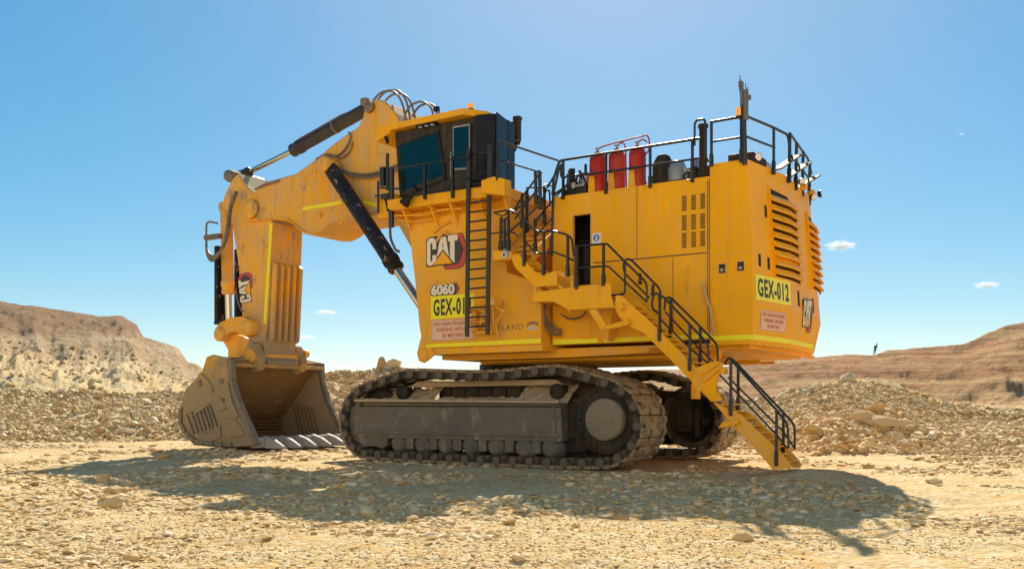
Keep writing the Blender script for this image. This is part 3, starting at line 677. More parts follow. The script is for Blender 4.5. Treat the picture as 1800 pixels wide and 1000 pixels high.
# engine house roof rail
zt, zm, zb = 8.36, 7.87, 7.30; v = -3.63
railing([[(2.68,v,7.45),(2.72,v,7.9),(2.9,v,zt),(4.3,v,zt),(6.95,v,zt)]], [[(2.95,v,zt-.1),(2.95,v,zm+.02),(4.3,v,zm),(6.95,v,zm)]],
        [((u,v,zt),(u,v,zb)) for u in (3.02,4.32,5.59,6.74)])
railing([[(2.7,-3.63,7.24),(2.7,-3.63,7.45),(3.2,-3.63,7.67),(3.2,-3.63,8.05)], [(2.66,-3.63,5.8),(2.7,-3.63,7.42),(2.91,-3.63,8.24)]], [[(2.3,-3.63,7.23),(2.52,-3.63,7.68),(2.84,-3.63,8.1)]], [])
gl = MB(); gl.tube([(6.8,v,8.2),(6.8,v,8.75),(6.86,v,8.82),(7.04,v,8.82),(7.08,v,8.75),(7.08,v,7.9),(7.16,v,7.75)],.03,8,.06); gl.build('gate_hoop', 'rail', exc)
# counterweight top rail
zt, zm, zb = 8.72, 8.23, 7.62
railing([[(7.22,v,zt),(8.02,v,zt)]], [[(7.22,v,zm),(8.02,v,zm)]], [((u,v,zt),(u,v,zb)) for u in (7.24,8.0)])
c1 = [(8.14,-3.63,0),(8.42,-1.5,0)]; c2 = (8.13,1.3,0); c3 = (7.55,3.6,0)
def lift_(p, z, o=.06): return (p[0]+o, p[1], z)
railing([[lift_((8.06,-3.6),8.72),lift_((8.30,-2.3),8.72),lift_((8.40,-1.45),8.72),lift_((8.42,-1.3),8.3)]], [[lift_((8.06,-3.6),zm),lift_((8.31,-2.25),zm)]], [((8.36,-2.28,8.72),(8.36,-2.28,7.55))])
railing([[(8.48,-1.35,8.78),(8.18,1.3,8.72),(8.02,2.2,8.5)]], [[(8.48,-1.35,8.25),(8.18,1.3,8.2),(8.05,2.0,8.1)]], [((8.48,-1.35,8.78),(8.46,-1.35,7.5)),((8.37,-.4,8.75),(8.34,-.4,7.5)),((8.28,.5,8.74),(8.25,.5,7.5)),((8.15,1.6,8.72),(8.12,1.6,7.45)),((7.85,2.6,8.6),(7.8,2.6,7.4))])
for (p, q_) in (((8.30,-1.9,7.75),(8.55,-.9,8.3)), ((8.25,-.9,7.75),(8.5,.1,8.3)), ((8.1,.4,7.7),(8.42,1.3,8.2))):
    k = MB(); k.quadbeam(p, q_, .30, .04); k.build('fold_out_step', 'beige', exc)
for (p, d) in (((8.45,-.2,7.75),(1,-.5,-.3)), ((8.5,.7,7.5),(1,-.3,-.4)), ((8.45,1.6,7.75),(1,.2,.2)), ((8.2,-3.0,7.86),(.9,-.6,0))):
    lamp('rear_work_light', p, d, .11)
for (u, v0) in ((8.42,-.2),(8.38,.7)):
    k = MB(); k.lathe((u,v0,7.6),(1,0,0),[(0,.06),(.08,.10),(.16,.08)],10); k.build('lamp_bracket', 'yellow_clean', exc)
rbx = MB(); rbx.box((7.5,-3.2,7.7),(8.15,-2.2,7.96)); rbx.box((7.4,-2.9,7.96),(8.0,-2.0,8.05)); rbx.build('radiator_cap_box', 'darkpart', exc, .02)
lid = MB(); lid.box((7.3,-2.6,7.98),(7.9,-1.0,8.12)); lid.build('rear_hatch', 'alu', exc, .02)
beacon((7.96,-3.63,8.70), exc, .095, .22)
# antenna mast with radio and sensors
am = MB(); am.cyl((8.10,-3.66,7.55),(8.06,-3.66,8.98),.065,n=10); am.build('antenna_mast', 'rail', exc)
an = MB(); an.box((8.09,-3.72,8.62),(8.17,-3.6,9.34)); an.box((8.0,-3.72,8.95),(8.06,-3.62,9.42)); an.tube([(8.0,-3.66,9.2),(7.96,-3.66,9.5),(8.0,-3.66,9.62)],.02,6,.05)
an.cyl((7.98,-3.66,9.35),(7.98,-3.66,9.72),.012,n=5); an.cyl((8.12,-3.66,9.3),(8.12,-3.66,9.5),.012,n=5); an.box((8.14,-3.70,9.10),(8.24,-3.6,9.20)); an.box((7.96,-3.72,9.44),(8.05,-3.6,9.56)); an.cyl((8.17,-3.66,9.2),(8.17,-3.66,9.4),.015,n=5)
an.build('radio_antenna', 'darkgrey', exc)
# exhaust pipe, tanks and machinery on the engine deck
ex = MB(); ex.lathe((6.87,-3.25,7.40),(0,0,1),[(0,.10),(1.30,.10),(1.32,.13),(1.40,.13),(1.40,.08)],16); ex.build('exhaust_pipe', 'darkpart', exc)
for u in (3.82, 4.40, 5.0):
    k = MB(); r = .225
    k.lathe((u,-3.15,7.42),(0,0,1),[(0,r),(.92,r),(.98,r*.98),(1.0,r*.85),(1.04,r*.84),(1.06,r*.7),(1.13,r*.45),(1.16,r*.2)],24)
    tk = k.build('suppressant_tank', 'red', exc)
    k = MB(); k.cyl((u,-3.15,8.58),(u,-3.15,8.68),.035,n=8); k.box((u-.07,-3.18,8.64),(u+.05,-3.12,8.68)); k.build('valve', 'grey', tk)
    k = MB(); k.loft([[(u-.16,-3.41,7.40),(u+.06,-3.41,7.40),(u+.06,-3.38,7.40),(u-.16,-3.38,7.40)],[(u-.13,-3.41,7.88),(u+.02,-3.41,7.88),(u+.02,-3.38,7.88),(u-.13,-3.38,7.88)]]); k.build('tank_bracket', 'yellow', tk)
k = MB(); k.tube([(3.86,-3.15,8.66),(4.0,-3.15,8.70),(4.36,-3.15,8.74),(4.95,-3.1,8.80),(5.1,-3.1,8.80),(5.26,-3.15,8.82),(5.34,-3.15,8.7),(5.34,-3.15,8.4),(5.24,-3.3,8.2),(5.27,-3.3,7.9),(5.24,-3.3,7.7),(5.35,-3.3,7.45)],.022,6,.08)
k.tube([(4.45,-3.15,8.68),(4.6,-3.2,8.72),(4.68,-3.2,8.55),(4.7,-3.2,7.5)],.02,6,.08); k.tube([(5.05,-3.15,8.68),(5.2,-3.2,8.7),(5.3,-3.2,8.6)],.02,6,.08)
k.build('suppressant_pipe', 'redpipe', exc)
k = MB(); k.lathe((5.62,-2.9,7.4),(0,0,1),[(0,.28),(.62,.28),(.84,.18),(.9,.08)],20); k.build('air_cleaner', 'darkpart', exc)
k = MB(); k.lathe((6.02,-2.9,7.4),(0,0,1),[(0,.26),(.45,.26),(.64,.18),(.68,.08)],20); k.lathe((6.5,-2.9,7.4),(0,0,1),[(0,.12),(.62,.12),(.64,.08)],12); k.build('muffler', 'alu', exc)
k = MB(); k.box((6.0,-2.3,7.4),(7.1,-1.9,8.0)); k.tube([(6.3,-3.1,7.42),(6.3,-3.1,7.7),(6.7,-3.1,7.72)],.03,6,.1); k.box((6.5,-3.2,7.4),(6.65,-3.0,7.8)); k.box((5.9,-3.3,7.4),(7.1,-2.9,7.5)); k.build('deck_machinery', 'darkpart', exc)
k = MB(); random.seed(3)
k.box((2.85,-3.4,7.4),(3.6,-2.6,7.62)); k.cyl((3.05,-3.2,7.5),(3.05,-3.2,8.2),.09,n=10); k.cyl((3.42,-3.1,7.6),(3.42,-3.1,8.05),.12,n=12)
k.cyl((3.42,-3.1,8.05),(3.42,-3.1,8.3),.04,n=8); k.box((3.15,-3.1,7.5),(3.6,-2.9,7.75))
for i in range(9):
    a = (random.uniform(2.95,3.6),-3.1+random.uniform(-.2,.2),7.5); k.tube([a,(a[0],a[1],random.uniform(7.7,8.15)),(a[0]+random.uniform(-.4,.35),a[1],random.uniform(7.7,8.2)),(a[0]+random.uniform(-.3,.3),a[1]+.1,7.5)],.028,6,.12)
k.build('deck_machinery', 'darkpart', exc)
k = MB(); k.cyl((3.42,-3.12,7.72),(3.42,-3.12,7.98),.13,n=12); k.cyl((3.15,-3.3,7.62),(3.15,-3.3,7.78),.08,n=10); k.box((3.2,-3.35,7.66),(3.5,-3.25,7.72)); k.build('grease_pump', 'alu', exc)

# ---------------------------------------------------------------- ladder on the cab side
ld = MB(); LV = -4.62
la = [(0.59,-4.62,8.79),(0.53,-4.62,3.62),(1.29,-4.62,8.81),(1.22,-4.62,3.66)]
ld.quadbeam(la[0], la[1], .05, .12); ld.quadbeam(la[2], la[3], .05, .12)
lad = ld.build('boarding_ladder', 'rail', exc)
zz = la[0][2]-1.9
for k_ in range(14):
    z = 7.30-k_*.262
    t = (la[0][2]-z)/(la[0][2]-la[1][2]); a = Vector(la[0]).lerp(Vector(la[1]), t); b = Vector(la[2]).lerp(Vector(la[3]), (la[2][2]-z)/(la[2][2]-la[3][2]))
    k = MB(); k.cyl(a, b, .025, n=6); k.build('rung', 'rail', lad)
k = MB()
for pts in ([(1.31,-4.5,4),(1.31,-4.5,4.48),(1.6,-4.5,4.31),(1.71,-4.5,4.26),(1.81,-4.5,4.3)], [(1.34,-4.5,3.94),(1.6,-4.5,4.16),(1.66,-4.5,4.31)], [(0.55,-4.4,4.45),(0.93,-4.4,4.31),(1.09,-4.4,4.27)], [(0.59,-4.4,3.66),(0.93,-4.4,4.12),(1.05,-4.4,4.35)], [(0.39,-4.4,4.38),(1.12,-4.4,4.41)], [(0.39,-4.4,4.02),(1.12,-4.4,4.05)], [(1.31,-4.4,4.1),(1.41,-4.4,3.63),(1.16,-4.4,3.61)]):
    k.tube(pts, .03, 6, .04)
k.box((1.2,-4.6,4.45),(1.42,-4.2,4.62)); k.box((.55,-4.4,3.70),(1.2,-4.3,3.78)); k.box((.45,-4.3,3.8),(.6,-4.14,4.4)); k.cyl((.86,-4.35,4.15),(.86,-4.25,4.15),.12,n=12)
k.build('ladder_bracket', 'yellow_dusty', exc)
for pts in (((.5,LV,8.0),(.5,-4.1,8.0)), ((1.15,LV,7.8),(1.15,-4.1,7.8))):
    k = MB(); k.cyl(pts[0], pts[1], .03, n=6); k.build('ladder_stay', 'rail', exc)

# cab walkway rail
railing([[(-1.82,-4.75,8.55),(-0.84,-4.75,8.55),(0.14,-4.75,8.54),(0.72,-4.75,8.56)]], [[(-0.25,-4.75,7.96),(0.72,-4.75,7.98)]], [[(-0.84,-4.75,8.55),(-0.84,-4.75,7.55)], [(0.14,-4.75,8.61),(0.14,-4.75,7.47)]], .025)
railing([[(0.54,-4.5,8.67),(1.15,-4.5,8.64)]], [[(0.54,-4.5,8.1),(1.15,-4.5,8.11)], [(0.54,-4.5,7.83),(1.15,-4.5,7.83)]], [], .025)
railing([[(1.72,-4.85,8.80),(1.90,-2.9,8.80),(1.98,-2.1,8.80)]], [[(1.72,-4.85,8.3),(1.90,-2.9,8.3)]], [((1.72,-4.85,8.8),(1.72,-4.85,7.72))], .03)

# ---------------------------------------------------------------- stairs
def stair(name, stringers, treads, mat_='yellow', th=.05):
    """stringers: list of (poly,v); treads: list of (u,z) for boards between the two v"""
    b = MB()
    for poly, v_ in stringers: b.prism(poly, v_, v_+th)
    o = b.build(name, mat_, exc, .008)
    v0, v1 = stringers[0][1]+th, stringers[-1][1]
    for u, z in treads:
        t = MB(); t.box((u-.13, v0, z-.03),(u+.13, v1, z)); t.box((u-.13, v0, z-.07),(u-.11, v1, z-.03)); t.build('tread', 'yellow_dusty', o)
    return o
# lower folding flight
low = [(7.81,1.85),(8.24,1.63),(8.48,1.54),(8.68,1.35),(9.28,0.82),(9.45,0.64),(9.65,0.4),(9.6,0.34),(9.23,0.31),(8.94,0.62),(8.39,1.18),(8.18,1.42),(7.88,1.75)]
c_a, c_b = [(8.12,1.72),(9.45,0.45)]
tr = [(c_a[0]+(c_b[0]-c_a[0])*k/8, c_a[1]+(c_b[1]-c_a[1])*k/8+.06) for k in range(9)]
stair('lower_stair_flight', [(low, -5.0), (low, -4.25)], tr, 'yellow_dusty')
# main flight
mainp = [(5.32,4.5),(5.5,4.39),(5.87,4.06),(6.28,3.71),(6.63,3.37),(7.18,2.84),(7.46,2.57),(7.77,1.83),(7.52,2.08),(7.18,2.41),(6.78,2.8),(6.41,3.15),(6.05,3.49),(5.66,3.67),(5.39,3.92),(5.27,4.14)]
c_a, c_b = [(5.55,4.13),(7.61,2.28)]
tr = [(c_a[0]+(c_b[0]-c_a[0])*k/13, c_a[1]+(c_b[1]-c_a[1])*k/13+.06) for k in range(14)]
stair('main_stair_flight', [(mainp, -5.0), (mainp, -4.25)], tr)
hp = MB()
hp.prism([(7.46,2.63),(7.89,2.77),(8.02,2.74),(8.11,2.56),(8,2.48),(7.89,2.13),(8.09,1.85),(7.8,1.83),(7.55,2.08),(7.3,2.33)], -5.08, -5.0)
for q_ in [(7.42,-5.1,2.22),(7.52,-5.1,2.14),(8.09,-5.1,2.53)]: hp.cyl(q_, (q_[0],-4.95,q_[2]), .07, n=12)
hp.prism([(7.97,1.22),(8.08,1.36),(8.43,1.44),(8.48,1.36),(8.35,1.28)], -5.1, -5.03)
hp.prism([(7.5,2.5),(7.97,2.73),(8,2.68),(7.54,2.43)], -5.14, -5.08); hp.prism([(7.58,2.33),(8.02,2.64),(8.05,2.58),(7.62,2.26)], -5.14, -5.08)
hp.build('hinge_plate', 'yellow', exc, .01)
hs = MB(); hs.tube([(8.45,-4.3,1.35),(8.5,-4.3,1.14),(8.56,-4.3,1.03)], .09, 10, .05); hs.tube([(8.61,-4.6,1.09),(8.82,-4.6,0.89)], .07, 10); hs.build('stair_damper', 'alu', exc)
# swing arm of the main flight
arm = MB(); arm.prism([(4.6,4.11),(4.81,4.13),(5.11,3.71),(5.65,3.81),(5.7,3.68),(4.98,3.58),(4.9,3.67)], -5.12, -5.05)
for q_ in [(5.02,-5.15,3.7),(5.65,-5.15,3.76),(5.5,-5.15,4.15)]: arm.cyl(q_, (q_[0],-5.0,q_[2]), .09, n=14)
arm.build('stair_swing_arm', 'yellow', exc, .01)
ab = MB(); ab.box((4.1,-4.9,4.35),(5.0,-4.3,4.42)); ab.prism([(4.4,3.5),(4.55,3.4),(4.75,4.4),(4.2,4.4)], -4.0, -3.62); ab.prism([(3.9,4.5),(3.98,4.5),(3.98,4.1),(3.9,4.1)],-4.9,-4.8); ab.build('stair_bracket', 'yellow_dusty', exc)
# door landing
ln = MB()
ln.prism([(4.05,4.72),(5.16,4.76),(5.19,4.46),(5.19,4.38),(5.27,4.14),(3.98,4.15),(3.51,4.39),(2.9,4.41),(2.91,4.66)], -5.0, -4.95)
ln.prism([(2.91,4.66),(5.16,4.49),(5.16,4.41),(2.91,4.41)], -4.95, -3.62)
lnd = ln.build('door_landing', 'yellow', exc, .01)
fx = MB()
fx.tube([(5.18,-4.98,4.45),(5.51,-4.98,4.46),(5.55,-4.98,4.52),(5.55,-4.98,5.25)], .03, 8, .1); fx.build('chain_post', 'rail', exc)
# middle flight up to the left landing
md = [(2.26,5.54),(2.24,5.67),(2.46,5.7),(2.98,5.19),(3.26,5.12),(3.63,5.17),(3.63,4.79),(2.97,4.8),(2.35,5.35)]
stair('middle_stair_flight', [(md, -5.0), (md, -4.25)], [(2.2+.28*k, 5.62-.15*k) for k in range(4)])
ep = MB(); ep.prism([(3.63,5.17),(4.08,5.02),(4.08,4.47),(4,4.48),(4,4.94),(3.63,5.06)], -4.95, -4.9); 
for p_ in ([(3.57,-4.9,4.88),(3.97,-4.9,4.49)], [(3.21,-4.7,4.83),(3.56,-4.7,4.44)], [(2.74,-4.5,4.85),(3.27,-4.5,4.45)], [(2.9,-4.9,4.8),(3.08,-4.9,4.5)]): ep.quadbeam(p_[0], p_[1], .06, .06)
ep.build('landing_brace', 'yellow_dusty', exc)
ll = MB(); ll.prism([(1.65,5.86),(2.24,5.78),(2.23,5.57),(1.65,5.6)], -5.0, -4.1); lland = ll.build('left_landing', 'yellow', exc, .01)
k = MB(); q_ = [(2.03,-5.03,5.7)][0]; k.cyl(q_, (q_[0],-4.99,q_[2]), .07, n=12); k.mat(1).cyl((q_[0],-5.04,q_[2]), (q_[0],-5.03,q_[2]), .04, n=10); k.build('rear_camera', ['white', 'void'], lland)
k = MB(); k.box((1.98,-5.02,5.62),(2.18,-4.9,5.85)); k.build('reflector_box', 'grey', lland)
# inner flight climbing between the two modules
inf = MB(); 
for u in (1.62, 2.52):
    a = [(u,-4.45,5.55),(u+.05,-4.45,5.55),(u+.05,-4.45,5.85),(u,-4.45,5.85)]; b = [(u,-2.1,6.95),(u+.05,-2.1,6.95),(u+.05,-2.1,7.3),(u,-2.1,7.3)]
    inf.loft([a, b])
info = inf.build('inner_stair_flight', 'yellow_dusty', exc)
for k_ in range(8):
    t = MB(); v_ = -4.3+k_*.29; z = 5.85+k_*.19; t.box((1.67,v_,z-.03),(2.52,v_+.24,z)); t.box((1.67,v_,z-.09),(2.52,v_+.02,z-.03)); t.build('tread', 'yellow_dusty', info)
bw = MB(); bw.box((1.52,-1.5,5.3),(2.62,-1.42,7.2)); bw.box((1.52,-1.42,7.1),(2.62,2.0,7.2)); bw.build('passage_wall', 'yellow_dusty', exc)

# stair rails
railing([[(8.13,-5,2.77),(8.21,-5,2.83),(9.31,-5,1.64),(9.56,-5,1.33),(9.58,-5,0.8)]], [[(7.95,-5,2.48),(9.31,-5,1.09),(9.56,-5,0.79)]], [[(8.25,-5,2.74),(8.25,-5,1.51)], [(9.31,-5,1.64),(9.31,-5,0.4)]], .028)
railing([[(7.81,-4.22,2.72),(7.89,-4.22,2.88),(8,-4.22,2.84),(9.2,-4.22,1.6),(9.48,-4.22,1.3),(9.48,-4.22,0.76)]], [[(7.89,-4.22,2.41),(9.2,-4.22,1.16),(9.48,-4.22,0.76)]], [[(8.14,-4.22,2.7),(8.14,-4.22,1.63)], [(9.22,-4.22,1.59),(9.22,-4.22,0.57)]], .028)
railing([[(6.48,-5,4.22),(6.45,-5,4.41),(6.34,-5,4.43),(6.28,-5,4.23),(6.29,-5,4.05),(6.48,-5,3.92)], [(6.48,-5,4.3),(6.56,-5,4.34),(7.25,-5,3.63),(7.7,-5,3.17),(7.72,-5,2.74)]], [[(6.48,-5,3.81),(7.25,-5,3.08),(7.72,-5,2.7)]], [[(6.48,-5,4.36),(6.48,-5,3.27)], [(7.25,-5,3.63),(7.25,-5,2.55)]], .028)
railing([[(6.25,-4.22,4.09),(6.27,-4.22,4.33),(6.34,-4.22,4.41),(6.45,-4.22,4.36),(7.17,-4.22,3.66),(7.62,-4.22,3.2),(7.64,-4.22,2.79)]], [[(6.27,-4.22,4.05),(7.17,-4.22,3.11),(7.58,-4.22,2.73)]], [[(6.42,-4.22,4.35),(6.42,-4.22,3.4)], [(7.19,-4.22,3.64),(7.19,-4.22,2.69)]], .028)
railing([[(4.21,-5,5.75),(4.97,-5,5.73),(5.07,-5,5.72),(5.53,-5,5.27),(6.14,-5,4.69),(6.14,-5,4.23)]], [[(4.21,-5,5.19),(4.97,-5,5.18),(5.1,-5,5.17),(6.14,-5,4.23)]], [[(4.97,-5,5.73),(4.97,-5,4.69)], [(4.21,-5,5.75),(4.21,-5,4.66)]], .028)
railing([[(5.19,-4.22,5.05),(5.13,-4.22,5.17),(5.13,-4.22,5.37),(5.22,-4.22,5.44),(5.35,-4.22,5.4),(6.13,-4.22,4.62),(6.16,-4.22,4.42)]], [[(5.19,-4.22,5.05),(5.85,-4.22,4.41)]], [[(5.59,-4.22,5.05),(5.59,-4.22,4.77)], [(5.94,-4.22,4.74),(5.94,-4.22,4.46)]], .028)
railing([[(2.67,-5,6.54),(3.05,-5,6.21),(3.51,-5,6.19),(3.85,-5,6.09),(4.06,-5,5.98),(4.13,-5,5.5)]], [[(2.67,-5,6.01),(3,-5,5.65),(3.51,-5,5.66),(3.82,-5,5.54),(4.11,-5,5.39)]], [[(2.65,-5,6.54),(2.65,-5,5.36)], [(3.24,-5,6.19),(3.24,-5,5.08)], [(3.95,-5,6.05),(3.95,-5,5)]], .028)
railing([[(1.68,-5,6.86),(2.17,-5,6.88),(2.35,-5,6.81),(2.49,-5,6.65)]], [[(1.57,-5,6.31),(2.17,-5,6.31),(2.35,-5,6.25),(2.46,-5,6.16)]], [[(2.15,-5,6.88),(2.15,-5,5.8)], [(1.92,-5,6.71),(1.9,-5,5.84)]], .025)
railing([[(1.68,-5,6.86),(1.99,-5,6.72),(2.14,-5,6.85)]], [], [], .02)
# inner flight rails
railing([[(1.60,-4.4,6.75),(1.60,-2.2,8.15),(1.60,-1.9,8.15)]], [[(1.60,-4.4,6.3),(1.60,-2.2,7.7)]], [((1.60,-4.35,6.8),(1.60,-4.35,5.8)),((1.60,-3.2,7.5),(1.60,-3.2,6.5))], .028)
railing([[(2.58,-4.4,6.6),(2.58,-3.9,7.0),(2.58,-2.2,8.3),(2.58,-1.6,8.3)]], [[(2.58,-4.4,6.2),(2.58,-2.2,7.8)]], [((2.58,-4.35,6.7),(2.58,-4.35,5.8)),((2.58,-3.3,7.5),(2.58,-3.3,6.5)),((2.58,-2.6,8.1),(2.58,-2.6,7.1))], .028)
railing([[(1.86,-4.3,6.98),(2.02,-4.3,7.23),(2.62,-4.3,7.84),(2.71,-4.3,7.95),(2.73,-4.3,7.22)]], [[(1.9,-4.3,6.78),(2.62,-4.3,7.51)]], [[(2.13,-4.3,7.44),(2.13,-4.3,6.52)], [(2.55,-4.3,7.97),(2.58,-4.3,7.09)], [(2.67,-4.3,7.99),(2.71,-4.3,6.95)]], .028)
railing([[(2.55,-3.9,7.54),(2.75,-3.9,7.55),(2.77,-3.9,7.1)]], [[(2.01,-3.9,7.69),(2.59,-3.9,7.62)]], [[(2.59,-3.9,7.62),(2.59,-3.9,6.62)], [(2.04,-3.9,7.64),(2.04,-3.9,7.37)]], .028)
hr = MB(); 
for s_ in (0, .12, .24): hr.tube([(2.64,-3.9,4.6),(2.60,-3.95,4.2-s_),(2.75,-3.8,3.9-s_),(3.0,-3.7,3.75-s_*.5)], .03, 6, .15)
hr.tube([(3,-3.75,4.19),(3.27,-3.75,4.04),(3.61,-3.75,4.07),(3.79,-3.75,4.21)], .025, 6, .1); hr.tube([(2.19,-4.05,3.53),(2.34,-4.05,3.39),(2.41,-4.05,3.49)], .02, 6, .05)
hr.build('hydraulic_hose', 'hose', exc)

# fluid service arm hanging under the rear
sa = MB(); sa.box((6.4,-2.9,2.3),(6.75,-2.2,3.2)); sa.prism([(6.75,3.2),(7.1,3.2),(6.95,2.75),(6.75,2.4)], -2.7, -2.4); sa.box((6.35,-2.8,1.9),(6.5,-2.5,2.3)); sa.build('service_arm', 'yellow', exc, .02)
us = MB()
for k_ in range(6): us.box((5.6+k_*.42,-2.9,3.14),(5.74+k_*.42,3.2,3.22))
us.box((5.4,-3.3,3.12),(8.1,-3.1,3.22)); us.box((7.9,-3.1,3.13),(8.1,1.2,3.22)); us.build('belly_frame', 'yellow', exc)

# ---------------------------------------------------------------- boom
BW = .92
bt = [(-12.62,9.35),(-12.3,9.62),(-11.97,9.86),(-11.56,10.06),(-9.92,10.17),(-8.84,10.59),(-8.09,10.97),(-7.43,11.22),(-6.85,11.42),(-6.62,11.7),(-6.52,12.05),(-6.30,12.24),(-6.0,12.27),(-5.56,12.05),(-5.13,11.6),(-4.7,10.9),(-4.1,9.6),(-3.2,7.6),(-2.2,5.6),(-1.5,4.3),
      (-1.2,3.5),(-1.9,3.4),(-2.6,4.2),(-3.5,5.4),(-4.45,7.0),(-5.0,7.8),(-5.3,8.14),(-6.0,8.30),(-6.89,8.26),(-8.09,8.22),(-8.5,8.02),(-8.9,7.92),(-9.33,7.95),(-9.75,8.2),(-10.2,8.55),(-11.34,8.72),(-12.3,8.72),(-12.6,8.85),(-12.75,9.1)]
bm = MB(); bm.prism(bt, -BW, BW)
boom = bm.build('boom', 'yellow_boom', exc, .03)
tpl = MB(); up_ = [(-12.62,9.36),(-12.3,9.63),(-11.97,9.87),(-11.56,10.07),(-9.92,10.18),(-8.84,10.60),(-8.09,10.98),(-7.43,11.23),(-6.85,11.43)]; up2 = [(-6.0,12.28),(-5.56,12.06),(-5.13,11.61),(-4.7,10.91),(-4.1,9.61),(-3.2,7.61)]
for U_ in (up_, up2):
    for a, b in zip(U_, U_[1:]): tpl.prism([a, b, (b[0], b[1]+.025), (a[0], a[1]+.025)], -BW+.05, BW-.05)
tpl.build('boom_glare_plate', 'mudshelf', boom)  # brown plate added so the sunlit boom top looks less bright
fp = MB()  # flange plates along the lower edge
lo = [(-12.4,8.72),(-11.34,8.72),(-10.2,8.55),(-9.75,8.2),(-9.33,7.95),(-8.9,7.92),(-8.5,8.02),(-8.09,8.22),(-6.89,8.26),(-6.0,8.30)]
for a, b in zip(lo, lo[1:]):
    fp.loft([[(a[0],-BW-.07,a[1]-.03),(a[0],BW+.07,a[1]-.03),(a[0],BW+.07,a[1]+.03),(a[0],-BW-.07,a[1]+.03)],[(b[0],-BW-.07,b[1]-.03),(b[0],BW+.07,b[1]-.03),(b[0],BW+.07,b[1]+.03),(b[0],-BW-.07,b[1]+.03)]])
fp.build('boom_flange', 'yellow_boom', boom)
wr = MB(); wr.prism([(-9.59,10.28),(-9.56,8.4),(-9.5,8.4),(-9.53,10.27)], -BW-.012, -BW); wr.prism([(-9.42,9.92),(-9.22,10.06),(-8.85,10.12),(-8.85,10.18),(-9.16,10.16),(-9.45,10.03)], -BW-.05, -BW)
wr.build('weld_seam', 'yellow_boom', boom)
for pts in ([(-9.5,8.94),(-7.63,8.95),(-7.63,8.83),(-9.5,8.81)], [(-6.56,8.85),(-5.93,8.64),(-5.93,8.52),(-6.56,8.75)]):
    k = MB(); k.prism(pts, -BW-.014, -BW); k.build('reflective_stripe', 'stripe', boom)
for (p, r, mt) in (([(-12.18,-0.95,9.14)][0], .36, 'yellow_mud'), ([(-8.28,-0.95,10.3)][0], .30, 'yellow_mud'), ((-6.26,-.95,12.02), .20, 'steel_edge')):
    k = MB(); k.lathe((p[0],-BW-.16,p[2]),(0,1,0),[(0,r*.5),(0,r*.85),(.04,r),(.16,r),(.17,r*.5)],28); k.build('pivot_pin', mt, boom)
k = MB(); k.lathe((-6.26,-BW-.20,12.02),(0,1,0),[(0,.02),(0,.10),(.06,.10)],12); k.build('pin_cap', 'steel_edge', boom)
for p in [(-8.63,-1,8.54),(-7.58,-1,8.17)]:
    k = MB(); k.lathe(p,(0,1,0),[(0,.05),(.0,.09),(.03,.09),(.03,.05)],12); k.build('tow_eye', 'yellow', boom)
# boom cylinders (pair)
def cylinder(name, p0, p1, p2, rb_, rr_, mat_, par=exc, eye=.24):
    """barrel p0->p1, rod p1->p2"""
    p0 = Vector(p0); p1 = Vector(p1); p2 = Vector(p2); d = (p1-p0).normalized(); L1 = (p1-p0).length
    k = MB(); k.lathe(p0, d, [(.05,rb_*.7),(.15,rb_*.95),(.3,rb_),(L1-.5,rb_),(L1-.48,rb_*1.13),(L1-.30,rb_*1.13),(L1-.28,rb_*1.02),(L1-.1,rb_*1.02),(L1-.08,rb_*1.1),(L1,rb_*1.05),(L1+.04,rb_*.7)], 24)
    k.cyl((p0.x,p0.y-rb_*.9,p0.z),(p0.x,p0.y+rb_*.9,p0.z),eye,n=20)
    o = k.build(name, mat_, par)
    k = MB(); k.cyl(p1, p2, rr_, n=20); k.build('piston_rod', 'chrome', o)
    return o
for sgn in (-1, 1):
    P_ = [(-7.77,-1.4,10.12),(-4.69,-1.4,6.26),(-3.72,-1.4,5.08)]
    q_ = [(p[0], sgn*1.4, p[2]) for p in P_]
    e_ = Vector(q_[2])+(Vector(q_[2])-Vector(q_[1])).normalized()*1.2
    o = cylinder('boom_cylinder', q_[0], q_[1], tuple(e_), .265, .15, 'cyl', exc, .25)
    k = MB(); k.lathe((q_[0][0],sgn*1.4-.36,q_[0][2]),(0,1,0),[(0,.1),(0,.22),(.06,.28),(.72,.28),(.72,.1)],22); k.build('cylinder_eye', 'yellow_mud', o)
# stick cylinders (pair)
for sgn in (0,):
    P_ = [(-7.11,0,12.4),(-10.98,0,11.4),(-13.47,0,10.88),(-14.33,0,10.83)]
    q_ = [(p[0], sgn*.5, p[2]) for p in P_]
    o = cylinder('stick_cylinder', q_[0], q_[1], q_[2], .235, .10, 'cylclean', exc, .20)
    k = MB(); dd = (Vector(q_[3])-Vector(q_[2])).normalized(); k.lathe(Vector(q_[2])-dd*.1, dd, [(0,.16),(.02,.21),(.14,.22),(.2,.19),(.75,.17),(.8,.1)], 20); k.cyl((q_[3][0],sgn*.5-.24,q_[3][2]),(q_[3][0],sgn*.5+.24,q_[3][2]),.19,n=20); k.build('rod_end', 'cylclean', o)
    k = MB(); dd = Vector(q_[1])-Vector(q_[0]); off = Vector((0,0,.30))
    k.tube([tuple(Vector(q_[0])+dd*.25+off*.8), tuple(Vector(q_[0])+dd*.35+off), tuple(Vector(q_[0])+dd*.93+off), tuple(Vector(q_[0])+dd*.96+off*.6)],.035,8,.1)
    k.lathe(Vector(q_[0])+dd*.42, dd, [(0,.24),(0,.255),(.08,.255),(.08,.24)],20); k.build('cylinder_pipe', 'hose', o)
k = MB(); k.cyl((-6.26,-.95,12.02),(-6.26,.95,12.02),.12,n=14); k.box((-6.75,-.9,12.2),(-6.5,-.7,12.42)); k.build('cylinder_cross_pin', 'steel_edge', exc)
